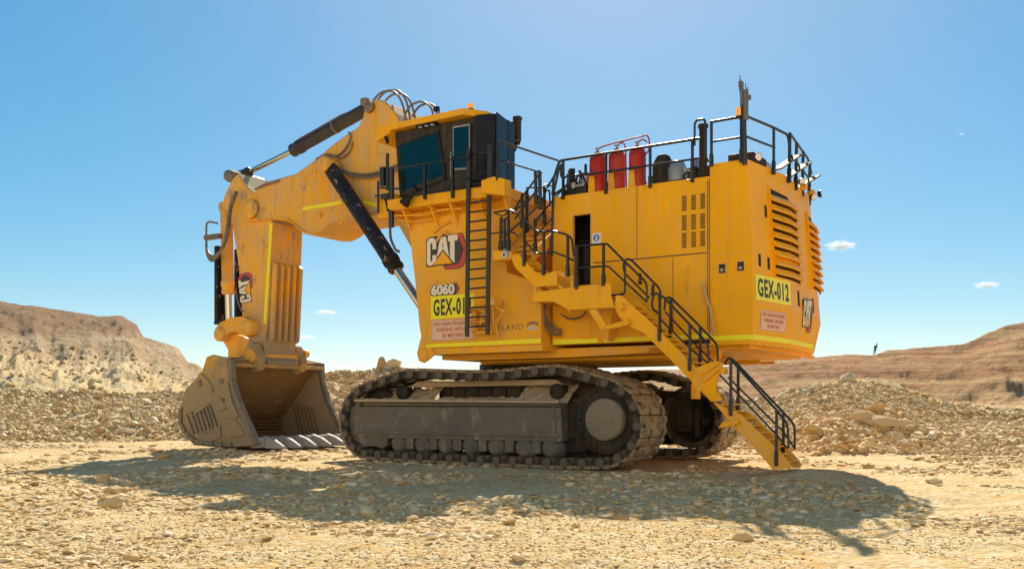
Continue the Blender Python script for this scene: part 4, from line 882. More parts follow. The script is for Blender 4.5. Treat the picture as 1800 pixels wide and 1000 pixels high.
# hoses over the boom
hoses = []
for (v_, s_) in ((-.45,0),(-.2,.10),(.1,.05)):
    hoses.append(([(-6.85,v_,12.15),(-6.6,v_,12.40+s_),(-6.2,v_,12.68+s_),(-5.6,v_,12.62+s_),(-5.25,v_,12.2+s_),(-5.05,v_,11.5)],.038))
for (v_, s_) in ((-.4,0),(.0,.08)):
    hoses.append(([(-5.15,v_,11.75),(-4.9,v_,12.02+s_*.5),(-4.4,v_,12.08+s_*.5),(-4.0,v_,11.8),(-3.85,v_,11.2)],.038))
hoses += [([(-7.61,-1.05,10.15),(-7.23,-1.05,9.86),(-6.44,-1.05,9.68),(-5.87,-1.05,9.68),(-4.91,-1.05,9.83)],.045),([(-7.56,-1.1,10.05),(-7.13,-1.1,9.74),(-6.26,-1.1,9.55),(-5.67,-1.1,9.57),(-4.72,-1.1,9.68)],.04),([(-8.77,-1,10.56),(-8.32,-1,10.7),(-7.71,-1,10.52),(-7.33,-1,10.72),(-7.07,-1,11.12),(-7.2,-1,11.3)],.035),([(-8.65,-1,10.44),(-8.1,-1,10.63),(-7.55,-1,10.39),(-7.12,-1,10.61),(-7.01,-1,10.92)],.03),
          ([(-5.05,-1.3,7.84),(-5.05,-1.3,7.31),(-4.8,-1.3,6.9),(-4.65,-1.3,6.85)],.045),([(-11.96,-1,9.86),(-11.53,-1,9.96),(-10.68,-1,10.02)],.04)]
for pts, r_ in hoses:
    k = MB(); k.tube(pts, r_, 8, .3); k.build('boom_hose', 'hose', exc)


# ---------------------------------------------------------------- stick
SW = .80
stp = [(-13.44,10.49),(-13.15,10.63),(-12.76,10.18),(-12.48,9.91),(-12.1,9.76),(-11.45,9.25),(-11.27,8.55),(-11.33,7.53),(-11.48,4.97),(-11.63,4.29),(-11.67,3.56),(-11.45,3.34),(-11.57,3.22),(-11.91,3.27),(-12.01,3.92),(-12.38,4.14),(-12.76,4.42),(-12.89,5.04),(-13.02,6.36),(-13.15,7.35),(-13.31,8.03),(-13.44,8.63),(-13.6,8.92),(-13.8,9.25),(-13.96,9.49),(-13.96,9.82),(-13.73,10.13)]
sk = MB(); sk.prism(stp, -SW, SW)
stick = sk.build('stick', 'stick', exc, .03)
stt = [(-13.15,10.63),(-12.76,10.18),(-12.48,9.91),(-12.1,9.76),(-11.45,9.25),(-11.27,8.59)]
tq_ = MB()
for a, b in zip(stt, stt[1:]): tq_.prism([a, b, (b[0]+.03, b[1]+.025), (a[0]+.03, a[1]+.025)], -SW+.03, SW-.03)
tq_.build('stick_glare_plate', 'mudshelf', stick)  # plate added in mud brown to darken the sunlit stick top
# wear ribs on the side facing the machine
ru0 = [(-11.3,6.88),(-11.57,4.12)]
for i in range(5):
    v_ = -SW+.16+i*(2*SW-.32)/4; k = MB()
    zt_, zb_ = 7.0, 4.1; us_ = np.interp([zt_, zb_], [3.3, 8.5], [-11.52, -11.17])
    k.loft([[(us_[1]-.05,v_-.08,zb_),(us_[1]+.13,v_-.06,zb_+.1),(us_[1]+.13,v_+.06,zb_+.1),(us_[1]-.05,v_+.08,zb_)],[(us_[0]-.05,v_-.08,zt_+.12),(us_[0]+.13,v_-.06,zt_),(us_[0]+.13,v_+.06,zt_),(us_[0]-.05,v_+.08,zt_+.12)]])
    k.build('wear_rib', 'stick', stick, .01)
k = MB(); k.prism([(-11.37,8.56),(-11.22,8.54),(-11.3,7.52),(-11.56,4.8),(-11.71,4.81),(-11.45,7.54)], -SW-.014, -SW); k.build('reflective_stripe', 'stripe', stick)
so_ = [(-12.35,5.73),(-12.76,6.86)]
emblem((so_[0][0]+.10,-SW,so_[0][1]-.05), (-.10,0,1), (-1,0,-.10), 1.15, .78, stick)
k = MB(); k.lathe((-13.62,-SW-.12,10.62),(0,1,0),[(0,.1),(0,.2),(.12,.24),(2*SW+.12,.24),(2*SW+.24,.2)],18); k.build('pivot_pin', 'steel_edge', stick)
# bucket cylinder, guard and link
BC = [(-14.32,-0.55,9.47),(-14.12,-0.55,6.13),(-14.09,-0.55,5)]
cylb = MB()
p0, p1 = Vector((-14.15,-.45,9.45)), Vector((-14.05,-.45,6.05))
for sgn in (-1, 1):
    a = Vector((-14.15,sgn*.5,9.5)); b = Vector((-14.05,sgn*.5,6.1)); c = Vector((-14.0,sgn*.5,4.9))
    o = cylinder('bucket_cylinder', a, b, c, .235, .14, 'yellow_mud', exc, .22)
    k = MB(); k.box((-14.62,sgn*.5-.2,5.0),(-14.45,sgn*.5+.2,8.0)); k.box((-14.62,sgn*.5-.22,4.9),(-13.9,sgn*.5+.22,5.02)); k.box((-14.45,sgn*.5+.1,5.0),(-14.25,sgn*.5+.2,7.5)); k.build('rod_guard', 'cyl', o)
k = MB()
for s_ in (0, .09, .18):
    k.tube([(-12.95,-1.0-s_*.4,9.9),(-13.25,-1.05-s_*.4,9.3),(-13.3,-1.1-s_*.4,8.3+s_),(-13.6,-1.15-s_*.3,7.7-s_*.5),(-14.3,-1.1,7.45-s_),(-14.7,-1.0,7.8-s_),(-14.85,-.9,8.1)],.05,8,.4)
k.tube([(-14.85,-.9,8.0),(-14.85,-.9,8.85),(-14.7,-.9,8.95),(-14.3,-.8,8.85)],.04,8,.1); k.box((-14.95,-.95,8.25),(-14.1,-.7,8.42))
k.tube([(-13.1,-0.95,6.18),(-12.97,-0.95,5.69),(-12.78,-0.95,5.35),(-12.65,-0.95,5.28)], .03, 6, .1)
k.build('stick_hose', 'hose', exc)
lv = MB()
for v0 in (-1.12, .86):
    lv.prism([(-14.16,4.5),(-14.09,4.68),(-13.76,4.93),(-13.21,5.08),(-12.57,5.09),(-12.1,4.94),(-11.91,4.65),(-12.04,4.38),(-12.41,4.31),(-12.89,4.54),(-13.37,4.47),(-13.7,4.22),(-13.96,4.19),(-14.13,4.32)], v0, v0+.26)
link = lv.build('bucket_link', 'yellow_mud', exc, .03)
for q_ in [(-13.78,-1.2,4.46),(-12.21,-1.2,4.68)]:
    k = MB(); k.lathe((q_[0],-1.22,q_[2]),(0,1,0),[(0,.14),(0,.24),(.05,.28),(2.4,.28),(2.44,.2)],24); k.build('pivot_pin', 'yellow_mud', link)
rk = MB()
for v0 in (-.78, .5): rk.prism([(-14.19,4.43),(-13.73,4.53),(-12.92,4.38),(-12.41,4.15),(-12.22,3.66),(-12.44,3.45),(-13.73,3.44),(-13.73,3.86)], v0, v0+.28)
rk.build('bucket_rocker', 'yellow_mud', exc, .02)

# ---------------------------------------------------------------- bucket
B2 = 2.35
side = [(-13.07,3.52),(-12.72,3.59),(-11.91,3.44),(-11.81,3.11),(-11.75,2.59),(-11.51,1.88),(-11.18,1.35),(-10.76,0.66),(-10.46,0.29),(-11.54,0.19),(-12.53,0.16),(-13.81,0.21),(-14.4,0.68),(-14.67,1.02),(-14.63,1.54),(-14.27,2.32),(-13.35,2.95)]
sideL = [(a, b) for a, b in side]
bk = MB(); bk.prism(side, -B2, -B2+.12); bk.prism(side, B2-.12, B2)
bucket = bk.build('bucket', 'bucket', exc, .03)
# curved shell (back and floor) as a thick sheet
prof = [(-11.91,3.38),(-12.72,3.53),(-13.23,2.93),(-14.1,2.3),(-14.47,1.54),(-14.47,1.02),(-14.2,0.64),(-13.65,0.35),(-12.53,0.29),(-11.54,0.29),(-10.55,0.37)]
def sheet(prof, t, v0, v1):
    n = len(prof); cx = sum(p[0] for p in prof)/n; cz = sum(p[1] for p in prof)/n; inn = []
    for i, p in enumerate(prof):
        a = prof[max(0, i-1)]; b = prof[min(n-1, i+1)]; tx, tz = b[0]-a[0], b[1]-a[1]; l = math.hypot(tx, tz); nx, nz = -tz/l, tx/l
        if (cx-p[0])*nx+(cz-p[1])*nz < 0: nx, nz = -nx, -nz
        inn.append((p[0]+nx*t, p[1]+nz*t))
    m_ = MB()
    for i in range(n-1): m_.prism([prof[i], prof[i+1], inn[i+1], inn[i]], v0, v1)
    return m_, inn
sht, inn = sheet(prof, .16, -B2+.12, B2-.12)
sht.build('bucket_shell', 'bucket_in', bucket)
# flat torsion plate between the ears and the back wall as seen from the machine
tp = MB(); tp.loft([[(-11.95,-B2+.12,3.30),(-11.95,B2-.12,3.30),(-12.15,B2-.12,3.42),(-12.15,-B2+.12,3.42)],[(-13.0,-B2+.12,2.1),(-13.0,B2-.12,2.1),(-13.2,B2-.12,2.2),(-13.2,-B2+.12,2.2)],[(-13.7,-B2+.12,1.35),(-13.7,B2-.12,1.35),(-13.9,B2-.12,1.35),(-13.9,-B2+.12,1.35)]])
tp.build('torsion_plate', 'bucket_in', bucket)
for k_ in range(8):
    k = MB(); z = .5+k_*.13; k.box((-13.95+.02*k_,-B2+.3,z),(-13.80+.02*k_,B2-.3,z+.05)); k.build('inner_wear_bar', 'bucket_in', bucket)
for k_ in range(6):
    for v0 in (B2-.15,):
        k = MB(); a = Vector((-12.9+k_*.22,v0,.55)); b = Vector((-13.3+k_*.22,v0,1.9-.06*k_)); k.quadbeam(a, b, .05, .06); k.build('inner_wear_bar', 'bucket_in', bucket)
# outside wear bars on the near plate
wb0 = [(-14.16,-2.38,1.39),(-13.71,-2.38,0.6),(-13.87,-2.38,1.46),(-13.45,-2.38,0.61),(-13.61,-2.38,1.44),(-13.19,-2.38,0.59),(-13.38,-2.38,1.5),(-12.97,-2.38,0.62),(-13.19,-2.38,1.57),(-12.74,-2.38,0.66),(-13,-2.38,1.63),(-12.59,-2.38,0.75),(-12.84,-2.38,1.72),(-12.4,-2.38,0.88)]
for i in range(0, len(wb0), 2):
    k = MB(); k.quadbeam(wb0[i], wb0[i+1], .09, .05); k.build('wear_bar', 'steel_edge', bucket)
for pts in ([(-14.14,1.46),(-13.81,1.37),(-12.88,1.8),(-12.84,1.74),(-13.81,1.29),(-14.14,1.37)], [(-12.34,1.46),(-11.97,1.59),(-11.94,1.97),(-12.4,2.05),(-12.34,1.72)], [(-12.03,1.24),(-11.36,1.14),(-10.94,0.65),(-11.54,0.56),(-11.97,0.61),(-12.15,0.92)], [(-12.28,1.97),(-12.03,2.55),(-11.84,2.55),(-11.6,1.86),(-11.27,1.31),(-11.48,1.24),(-11.91,1.65)],
            [(-13.35,2.95),(-12.78,2.5),(-12.65,2.18),(-12.75,2.18),(-12.97,2.48),(-13.48,2.82)], [(-13.81,0.6),(-12.28,0.96),(-12.22,0.5),(-13.16,0.31)]):
    k = MB(); k.prism(pts, -B2-.06, -B2); k.build('wear_plate', 'bucket', bucket, .012)
hs_ = [(-14.6,1.63),(-14.6,1.02),(-14.33,0.63),(-13.74,0.28),(-12.59,0.2),(-11.6,0.2)]
hs2 = [(-14.43,1.63),(-14.43,1.06),(-14.17,0.74),(-13.68,0.45),(-12.59,0.37),(-11.6,0.37)]
for i in range(5):
    for t0 in (0, .5):
        a0 = Vector((*hs_[i],)).lerp(Vector((*hs_[i+1],)), t0+.03); a1 = Vector((*hs_[i],)).lerp(Vector((*hs_[i+1],)), t0+.47)
        b0 = Vector((*hs2[i],)).lerp(Vector((*hs2[i+1],)), t0+.03); b1 = Vector((*hs2[i],)).lerp(Vector((*hs2[i+1],)), t0+.47)
        k = MB(); k.prism([tuple(a0), tuple(a1), tuple(b1), tuple(b0)], -B2-.09, -B2+.2); k.build('heel_shroud', 'steel_edge', bucket, .015)
ed = [(-11.91,3.44),(-11.78,2.63),(-11.51,1.88),(-11.18,1.35),(-10.7,0.62),(-10.4,0.3)]
ed2 = [(-11.66,3.42),(-11.6,2.63),(-11.3,1.92),(-10.97,1.39),(-10.49,0.7),(-10.34,0.34)]
for i in range(5):
    k = MB(); k.prism([ed[i], ed[i+1], ed2[i+1], ed2[i]], -B2-.08, -B2+.16); k.build('side_shroud', 'steel_edge', bucket, .02); k = MB(); k.prism([ed[i], ed[i+1], ed2[i+1], ed2[i]], B2-.14, B2+.05); k.build('side_shroud', 'steel_edge', bucket, .02)
for q_ in [(-13.43,-2.37,2.52),(-12.25,-2.37,2.59)]:
    k = MB(); k.lathe((q_[0],-B2-.05,q_[2]),(0,1,0),[(0,.05),(0,.11),(.05,.12)],12); k.build('lifting_eye', 'steel_edge', bucket)
lipm = MB(); lipm.prism([(-11.6,.18),(-10.9,.20),(-10.25,.30),(-10.25,.42),(-10.9,.42),(-11.6,.36)], -B2+.1, B2-.1); lipm.build('lip', 'steel_edge', bucket, .02)
for i in range(6):
    v_ = -B2+.38+i*(2*B2-.76)/5
    k = MB(); k.loft([[(-10.75,v_-.30,.16),(-10.75,v_+.30,.16),(-10.75,v_+.30,.58),(-10.75,v_-.30,.58)],[(-10.15,v_-.26,.20),(-10.15,v_+.26,.20),(-10.15,v_+.26,.56),(-10.15,v_-.26,.56)]])
    tb = k.build('tooth_adapter', 'tooth', bucket, .05)
    k = MB(); k.loft([[(-10.3,v_-.25,.20),(-10.3,v_+.25,.20),(-10.3,v_+.12,.62),(-10.3,v_-.12,.62)],[(-9.85,v_-.23,.17),(-9.85,v_+.23,.17),(-9.85,v_+.10,.50),(-9.85,v_-.10,.50)],[(-9.38,v_-.14,.17),(-9.38,v_+.14,.17),(-9.38,v_+.06,.26),(-9.38,v_-.06,.26)]])
    k.build('tooth', 'tooth', bucket, .045)
    if i < 5:
        k = MB(); vm = v_+(2*B2-.76)/10; k.loft([[(-10.8,vm-.15,.22),(-10.8,vm+.15,.22),(-10.8,vm+.15,.5),(-10.8,vm-.15,.5)],[(-10.12,vm-.13,.26),(-10.12,vm+.13,.26),(-10.12,vm+.12,.40),(-10.12,vm-.12,.40)]]); k.build('lip_shroud', 'tooth', bucket, .03)
# ears that carry the stick pin
for v0 in (-1.22, .92):
    k = MB(); k.prism([(-12.1,4.12),(-11.73,4.02),(-11.54,3.72),(-11.42,3.42),(-11.54,3.04),(-11.85,2.93),(-12.41,3.27),(-13.37,3.42),(-13.37,3.55),(-12.57,3.53),(-12.23,3.74)], v0, v0+.3); k.build('bucket_ear', 'bucket', bucket, .03)
k = MB(); k.cyl((-11.9,-1.3,3.55),(-11.9,1.3,3.55),.26,n=20); k.lathe((-11.7,1.25,3.75),(0,1,0),[(0,.16),(.2,.16),(.22,.08)],14); k.build('bucket_pin', 'yellow_mud', bucket)
k = MB(); k.prism([(-12.2,3.3),(-11.5,3.25),(-11.55,3.12),(-12.2,3.1)], -2.2, 2.2); k.prism([(-12.9,3.52),(-11.95,3.42),(-11.9,3.28),(-12.8,3.3)], -B2+.1, B2-.1); k.build('top_plate', 'bucket', bucket, .02)

# ================================================================ TERRAIN
def hash2(ix, iy, s): 
    h = (ix*374761393+iy*668265263+s*1442695041) & 0xffffffff
    h = ((h ^ (h >> 13))*1274126177) & 0xffffffff
    return ((h ^ (h >> 16)) & 0xffffff)/float(0xffffff)
def vnoise(x, y, s=0):
    ix = np.floor(x).astype(np.int64); iy = np.floor(y).astype(np.int64); fx = x-ix; fy = y-iy
    fx = fx*fx*(3-2*fx); fy = fy*fy*(3-2*fy)
    return (hash2(ix,iy,s)*(1-fx)+hash2(ix+1,iy,s)*fx)*(1-fy)+(hash2(ix,iy+1,s)*(1-fx)+hash2(ix+1,iy+1,s)*fx)*fy
def fbm(x, y, o=4, s=0, g=.5):
    a = 1; t = 0; n = 0
    for k in range(o): t = t+a*(vnoise(x*2**k+17.3*k, y*2**k-9.1*k, s+k)-.5); n += a; a *= g
    return t/n*2
def sst(a, b, x): t = np.clip((x-a)/(b-a), 0, 1); return t*t*(3-2*t)
def tab(phi, pairs):
    """pairs keyed by photo-independent azimuth tangent (x/y)"""
    xs = [math.atan(p[0]) for p in pairs]; ys = [p[1] for p in pairs]
    xs = [-math.pi]+xs+[math.pi]; m_ = (ys[0]+ys[-1])/2; ys = [m_]+ys+[m_]
    return np.interp(phi, xs, ys)
K = lambda px: (px-900)/1700
B1 = [(K(-400),42),(K(0),44),(K(330),46),(K(560),42),(K(720),40),(K(1200),42),(K(1290),38),(K(1400),33.5),(K(1800),32.5),(K(2200),33)]
C1 = [(K(-400),62),(K(0),62),(K(330),62),(K(560),52),(K(720),50),(K(1200),52),(K(1400),50),(K(1490),50),(K(1800),47),(K(2200),48)]
H1 = [(K(-400),2.1),(K(0),2.2),(K(330),2.35),(K(560),3.35),(K(640),3.1),(K(700),3.45),(K(760),3.2),(K(900),2.4),(K(1200),1.7),(K(1290),1.6),(K(1380),2.1),(K(1440),2.5),(K(1490),2.95),(K(1560),2.6),(K(1620),2.0),(K(1680),1.55),(K(1740),1.35),(K(1850),1.2),(K(2200),2.5)]
C2 = [(K(-400),105),(K(380),108),(K(560),150),(K(900),160),(K(1100),150),(K(1300),135),(K(1800),128),(K(2200),120)]
W2 = [(K(-400),46),(K(380),46),(K(900),60),(K(1300),64),(K(1800),68),(K(2200),60)]
hz = lambda px, d: 1.8+(708-px)/1700*d
H2 = [(K(-500),hz(510,105)),(K(0),hz(526,105)),(K(60),hz(536,105)),(K(130),hz(549,106)),(K(175),hz(553,106)),(K(188),hz(552,106)),(K(215),hz(551,106)),(K(240),hz(565,106)),(K(252),hz(588,106)),(K(300),hz(604,107)),(K(315),hz(612,107)),(K(330),hz(636,107)),(K(355),hz(646,108)),(K(385),hz(690,108)),(K(420),2.4),(K(560),2.2),(K(1000),2.2),(K(1080),hz(662,150)),(K(1130),hz(650,148)),(K(1165),hz(647,146)),(K(1230),hz(648,142)),(K(1290),hz(642,137)),(K(1330),hz(634,135)),(K(1400),hz(629,134)),
      (K(1500),hz(622,132)),(K(1537),hz(625,131)),(K(1560),hz(615,131)),(K(1640),hz(608,130)),(K(1695),hz(604,129)),(K(1712),hz(597,129)),(K(1735),hz(585,129)),(K(1765),hz(573,128)),(K(1800),hz(566,128)),(K(2200),hz(540,120))]
th_ = R(33.1785); e1 = (math.cos(th_), -math.sin(th_)); e2 = (math.sin(th_), math.cos(th_))
def to_uv(x, y): dx = x-.843; dy = y-30.839; return dx*e1[0]+dy*e1[1], dx*e2[0]+dy*e2[1]
def height(x, y, fine=True):
    r = np.hypot(x, y); phi = np.arctan2(x, y)
    rr = r*np.maximum(np.cos(phi), .35) 
    wob = fbm(x*.06, y*.06, 3, 5)*3.0
    d = rr+wob*sst(25, 40, r)*.5
    b1, c1, h1 = tab(phi, B1), tab(phi, C1), tab(phi, H1)
    t1 = np.clip((d-b1)/(c1-b1), 0, 1)
    z = h1*(t1**.85)*(1-.0*t1)
    z = z-np.where(d > c1, np.minimum((d-c1)*.06, h1*.30), 0)
    rub = sst(0, .12, t1)*(1-sst(1.15, 1.5, (d-b1)/(c1-b1)))
    z = z+rub*(fbm(x*.13, y*.13, 3, 13)*.40+fbm(x*.35, y*.35, 4, 11)*.36+fbm(x*1.4, y*1.4, 3, 12)*.13)
    c2, w2, h2 = tab(phi, C2), tab(phi, W2), tab(phi, H2)
    t2 = np.clip((rr-(c2-w2))/w2+fbm(x*.12, y*.12, 3, 21)*.08, 0, 1)
    steps = 4.0; tq = t2*steps+fbm(x*.03, y*.03, 2, 23)*.5; fl_ = np.floor(tq); fr_ = tq-fl_; ts = np.clip((fl_+sst(.5, .95, fr_))/steps, 0, 1)
    right = sst(.05, .2, phi)
    prof = t2*(1-right)*1.0+(.45*t2+.55*ts)*right
    prof = np.where(t2 >= 1, 1, prof*(t2 > 0))
    cliffz = (h2-z)*prof
    m2 = (t2 > 0)*(1-sst(.9, 1, t2)*.75)
    z = z+np.maximum(cliffz, 0)+m2*(fbm(phi*70, r*.10, 4, 31, .5)*(.60-.35*right)+fbm(x*.10, y*.10, 3, 35)*.5+fbm(x*.9, y*.9, 4, 33, .65)*.28)*sst(0, .15, t2)*np.where(np.abs(phi) < 1.1, 1, .4)
    # yard floor: soft swells, ruts, rough gravel
    yard = 1-sst(.0, .15, t1)
    u, v = to_uv(x, y)
    keep = sst(0, 1.2, np.maximum(np.abs(u)-5.4, np.abs(v)-3.9))     # level where the tracks stand
    rough = fbm(x*.25, y*.25, 3, 41)*.09+fbm(x*1.1, y*1.1, 3, 43)*.045
    near = sst(15.0, 12.5, y)*sst(-7, -2, -np.abs(x-1.5)+1.5) if False else 0
    z = z+yard*rough*keep+yard*keep*(fbm(x*.12, y*1.6+x*.10, 3, 45)*.045)
    if fine: z = z+(1-sst(60, 90, r))*(fbm(x*5, y*5, 3, 47)*.018+np.maximum(fbm(x*2.2, y*2.2, 2, 49), 0)*.03)*np.maximum(keep, .3)
    z = z+26*sst(25, 42, r+fbm(x*.08, y*.08, 3, 71)*4)*sst(1.15, 1.6, np.abs(phi))  # unseen high wall behind the camera, added to bounce sun onto the machine
    # ground pushed up round bucket and stair foot
    z = z+.16*np.exp(-(((u+12.2)/2.4)**2+((v+.2)/3.2)**2))*yard+.30*np.exp(-(((u-9.6)/.9)**2+((v+4.5)/1.1)**2))
    return z
nphi_c = 1100; 
ph = np.concatenate([np.linspace(-.62, .62, nphi_c), np.linspace(.62, 2*math.pi-.62, 180)[1:-1]])
rad = [.5]
while rad[-1] < 9000:
    r_ = rad[-1]; rad.append(r_*(1.03 if r_ < 7 else 1.0045 if r_ < 175 else 1.08))
rad = np.array(rad); nr, npn = len(rad), len(ph)
RR, PP = np.meshgrid(rad, ph, indexing='ij')
X = RR*np.sin(PP)/np.where(np.abs(PP) < .7, np.cos(PP), 1); Y = RR*np.cos(PP)/np.where(np.abs(PP) < .7, np.cos(PP), 1)
Z = height(X, Y)
co = np.stack([X, Y, Z], -1).reshape(-1, 3)
ii, jj = np.meshgrid(np.arange(nr-1), np.arange(npn), indexing='ij'); j2 = (jj+1) % npn
quads = np.stack([ii*npn+jj, (ii+1)*npn+jj, (ii+1)*npn+j2, ii*npn+j2], -1).reshape(-1, 4)
co = np.vstack([co, [[0, 0, float(height(np.array([0.]), np.array([.01]))[0])]]])
fan = np.stack([np.full(npn, len(co)-1), np.arange(npn), (np.arange(npn)+1) % npn], -1)
def np_mesh(name, co, faces, mat_, smooth=False, tri=None):
    me = bpy.data.meshes.new(name); me.vertices.add(len(co)); me.vertices.foreach_set('co', np.ascontiguousarray(co, dtype=np.float32).ravel())
    k = faces.shape[1]; loops = faces.ravel(); nf = len(faces); starts = np.arange(nf)*k; tot = np.full(nf, k)
    if tri is not None:
        starts = np.concatenate([starts, nf*k+np.arange(len(tri))*3]); tot = np.concatenate([tot, np.full(len(tri), 3)]); loops = np.concatenate([loops, tri.ravel()]); nf += len(tri)
    me.loops.add(len(loops)); me.loops.foreach_set('vertex_index', loops.astype(np.int32))
    me.polygons.add(nf); me.polygons.foreach_set('loop_start', starts.astype(np.int32)); me.polygons.foreach_set('loop_total', tot.astype(np.int32))
    me.polygons.foreach_set('use_smooth', np.full(nf, smooth)); me.materials.append(mat_); me.update(calc_edges=True); me.validate()
    o = bpy.data.objects.new(name, me); col.objects.link(o); return o
# ground material
gm, n, b = new_mat('quarry_ground')
geo = nd(n, 'ShaderNodeNewGeometry').outputs['Position']
n1 = noise(n, geo, .25, 8, .6); n2 = noise(n, geo, 2.5, 8, .65); n3 = noise(n, geo, 22, 6, .7)
c = mix(n, ramp(n, n1, [(.38, 0), (.62, 1)]), (.50, .32, .11), (.56, .43, .205))
c = mix(n, math_(n, 'MULTIPLY', ramp(n, n2, [(.50, 0), (.66, 1)]), .65), c, (.68, .58, .38))
rut = noise(n, mapping(n, geo, (.14, 1.5, 1)), 1.0, 6, .6)
c = mix(n, math_(n, 'MULTIPLY', ramp(n, rut, [(.50, 0), (.62, 1)]), .6), c, (.52, .29, .08))
c = mix(n, math_(n, 'MULTIPLY', ramp(n, n2, [(.30, 1), (.44, 0)]), .45), c, (.46, .24, .07))
vo = nd(n, 'ShaderNodeTexVoronoi'); n.links.new(geo, vo.inputs[0]); vo.inputs['Scale'].default_value = 11
vsep = nd(n, 'ShaderNodeSeparateColor'); n.links.new(vo.outputs['Color'], vsep.inputs[0])
c = mix(n, math_(n, 'MULTIPLY', ramp(n, vsep.outputs[0], [(.60, 0), (.75, 1)]), .5), c, (.66, .56, .40))
# far walls: banded rock, redder towards the right-hand wall
sep = nd(n, 'ShaderNodeSeparateXYZ'); n.links.new(geo, sep.inputs[0])
ln_ = nd(n, 'ShaderNodeVectorMath', operation='LENGTH'); n.links.new(geo, ln_.inputs[0])
far = nd(n, 'ShaderNodeMapRange'); n.links.new(ln_.outputs['Value'], far.inputs[0]); far.inputs[1].default_value = 72; far.inputs[2].default_value = 92
zw = math_(n, 'ADD', math_(n, 'MULTIPLY', sep.outputs[2], 1.0), math_(n, 'MULTIPLY', noise(n, geo, .07, 4), 5.0))
wv = noise(n, mapping(n, geo, (.012, .012, 1.3)), 1.0, 6, .7, .2)
nb_ = noise(n, geo, .35, 9, .7); nc_ = noise(n, geo, 1.6, 8, .75)
wall = mix(n, ramp(n, wv, [(.40, 0), (.60, 1)]), (.64, .42, .22), (.80, .58, .34))
wall = mix(n, ramp(n, nb_, [(.46, 0), (.66, 1)]), wall, (.82, .64, .40))
wall = mix(n, math_(n, 'MULTIPLY', ramp(n, nc_, [(.36, 1), (.47, 0)]), .55), wall, (.50, .31, .16))
wallR = mix(n, ramp(n, wv, [(.40, 0), (.45, .8), (.50, .1), (.56, 1)]), (.44, .16, .06), (.76, .46, .21))
wallR = mix(n, math_(n, 'MULTIPLY', ramp(n, nb_, [(.50, 0), (.64, 1)]), .3), wallR, (.70, .50, .27))
wallR = mix(n, math_(n, 'MULTIPLY', ramp(n, nc_, [(.36, 1), (.46, 0)]), .5), wallR, (.33, .19, .09))
topb = nd(n, 'ShaderNodeMapRange'); n.links.new(zw, topb.inputs[0]); topb.inputs[1].default_value = 10.2; topb.inputs[2].default_value = 11.6
wall = mix(n, topb.outputs[0], wall, (.46, .28, .15))
side_ = nd(n, 'ShaderNodeMapRange'); n.links.new(sep.outputs[0], side_.inputs[0]); side_.inputs[1].default_value = -10; side_.inputs[2].default_value = 12
wall = mix(n, side_.outputs[0], wall, wallR)
c = mix(n, far.outputs[0], c, wall)
bw_ = nd(n, 'ShaderNodeMapRange'); n.links.new(sep.outputs[1], bw_.inputs[0]); bw_.inputs[1].default_value = 2; bw_.inputs[2].default_value = -12
c = mix(n, bw_.outputs[0], c, mix(n, nb_, (.62, .56, .46), (.86, .81, .72)))  # unseen back wall made pale so its bounce is brighter and cooler
n.links.new(c, b.inputs['Base Color']); b.inputs['Roughness'].default_value = .95; b.inputs['Specular IOR Level'].default_value = .15
bp = nd(n, 'ShaderNodeBump'); bp.inputs['Strength'].default_value = .9; bp.inputs['Distance'].default_value = .07
hgt = math_(n, 'ADD', math_(n, 'MULTIPLY', n3, .5), math_(n, 'MULTIPLY', vo.outputs[0], -.5)); n.links.new(hgt, bp.inputs['Height'])
bp2 = nd(n, 'ShaderNodeBump'); bp2.inputs['Distance'].default_value = 1.1; n.links.new(far.outputs[0], bp2.inputs['Strength'])
n.links.new(math_(n, 'ADD', nc_, nb_), bp2.inputs['Height']); n.links.new(bp.outputs[0], bp2.inputs['Normal']); n.links.new(bp2.outputs[0], b.inputs['Normal'])
grd = np_mesh('ground', co, quads, gm, True, fan); tag(grd, kind='structure')

# ================================================================ ROCKS
rm, n, b = new_mat('limestone')
tc = nd(n, 'ShaderNodeTexCoord').outputs['Object']; gi = nd(n, 'ShaderNodeNewGeometry'); oi = nd(n, 'ShaderNodeObjectInfo')
rnd = math_(n, 'FRACT', math_(n, 'ADD', gi.outputs['Random Per Island'], oi.outputs['Random']))
c = ramp(n, rnd, [(0, (.44, .27, .10)), (.15, (.56, .39, .17)), (.45, (.64, .49, .26)), (.75, (.73, .61, .38)), (.9, (.58, .37, .16)), (1, (.80, .73, .56))])
c = mix(n, ramp(n, noise(n, tc, 6, 8, .7), [(.4, 0), (.7, .5)]), c, (.44, .28, .13))
n.links.new(c, b.inputs['Base Color']); b.inputs['Roughness'].default_value = .92; b.inputs['Specular IOR Level'].default_value = .2
bp = nd(n, 'ShaderNodeBump'); bp.inputs['Strength'].default_value = .5; bp.inputs['Distance'].default_value = .03; n.links.new(noise(n, tc, 14, 6, .7), bp.inputs['Height']); n.links.new(bp.outputs[0], b.inputs['Normal'])
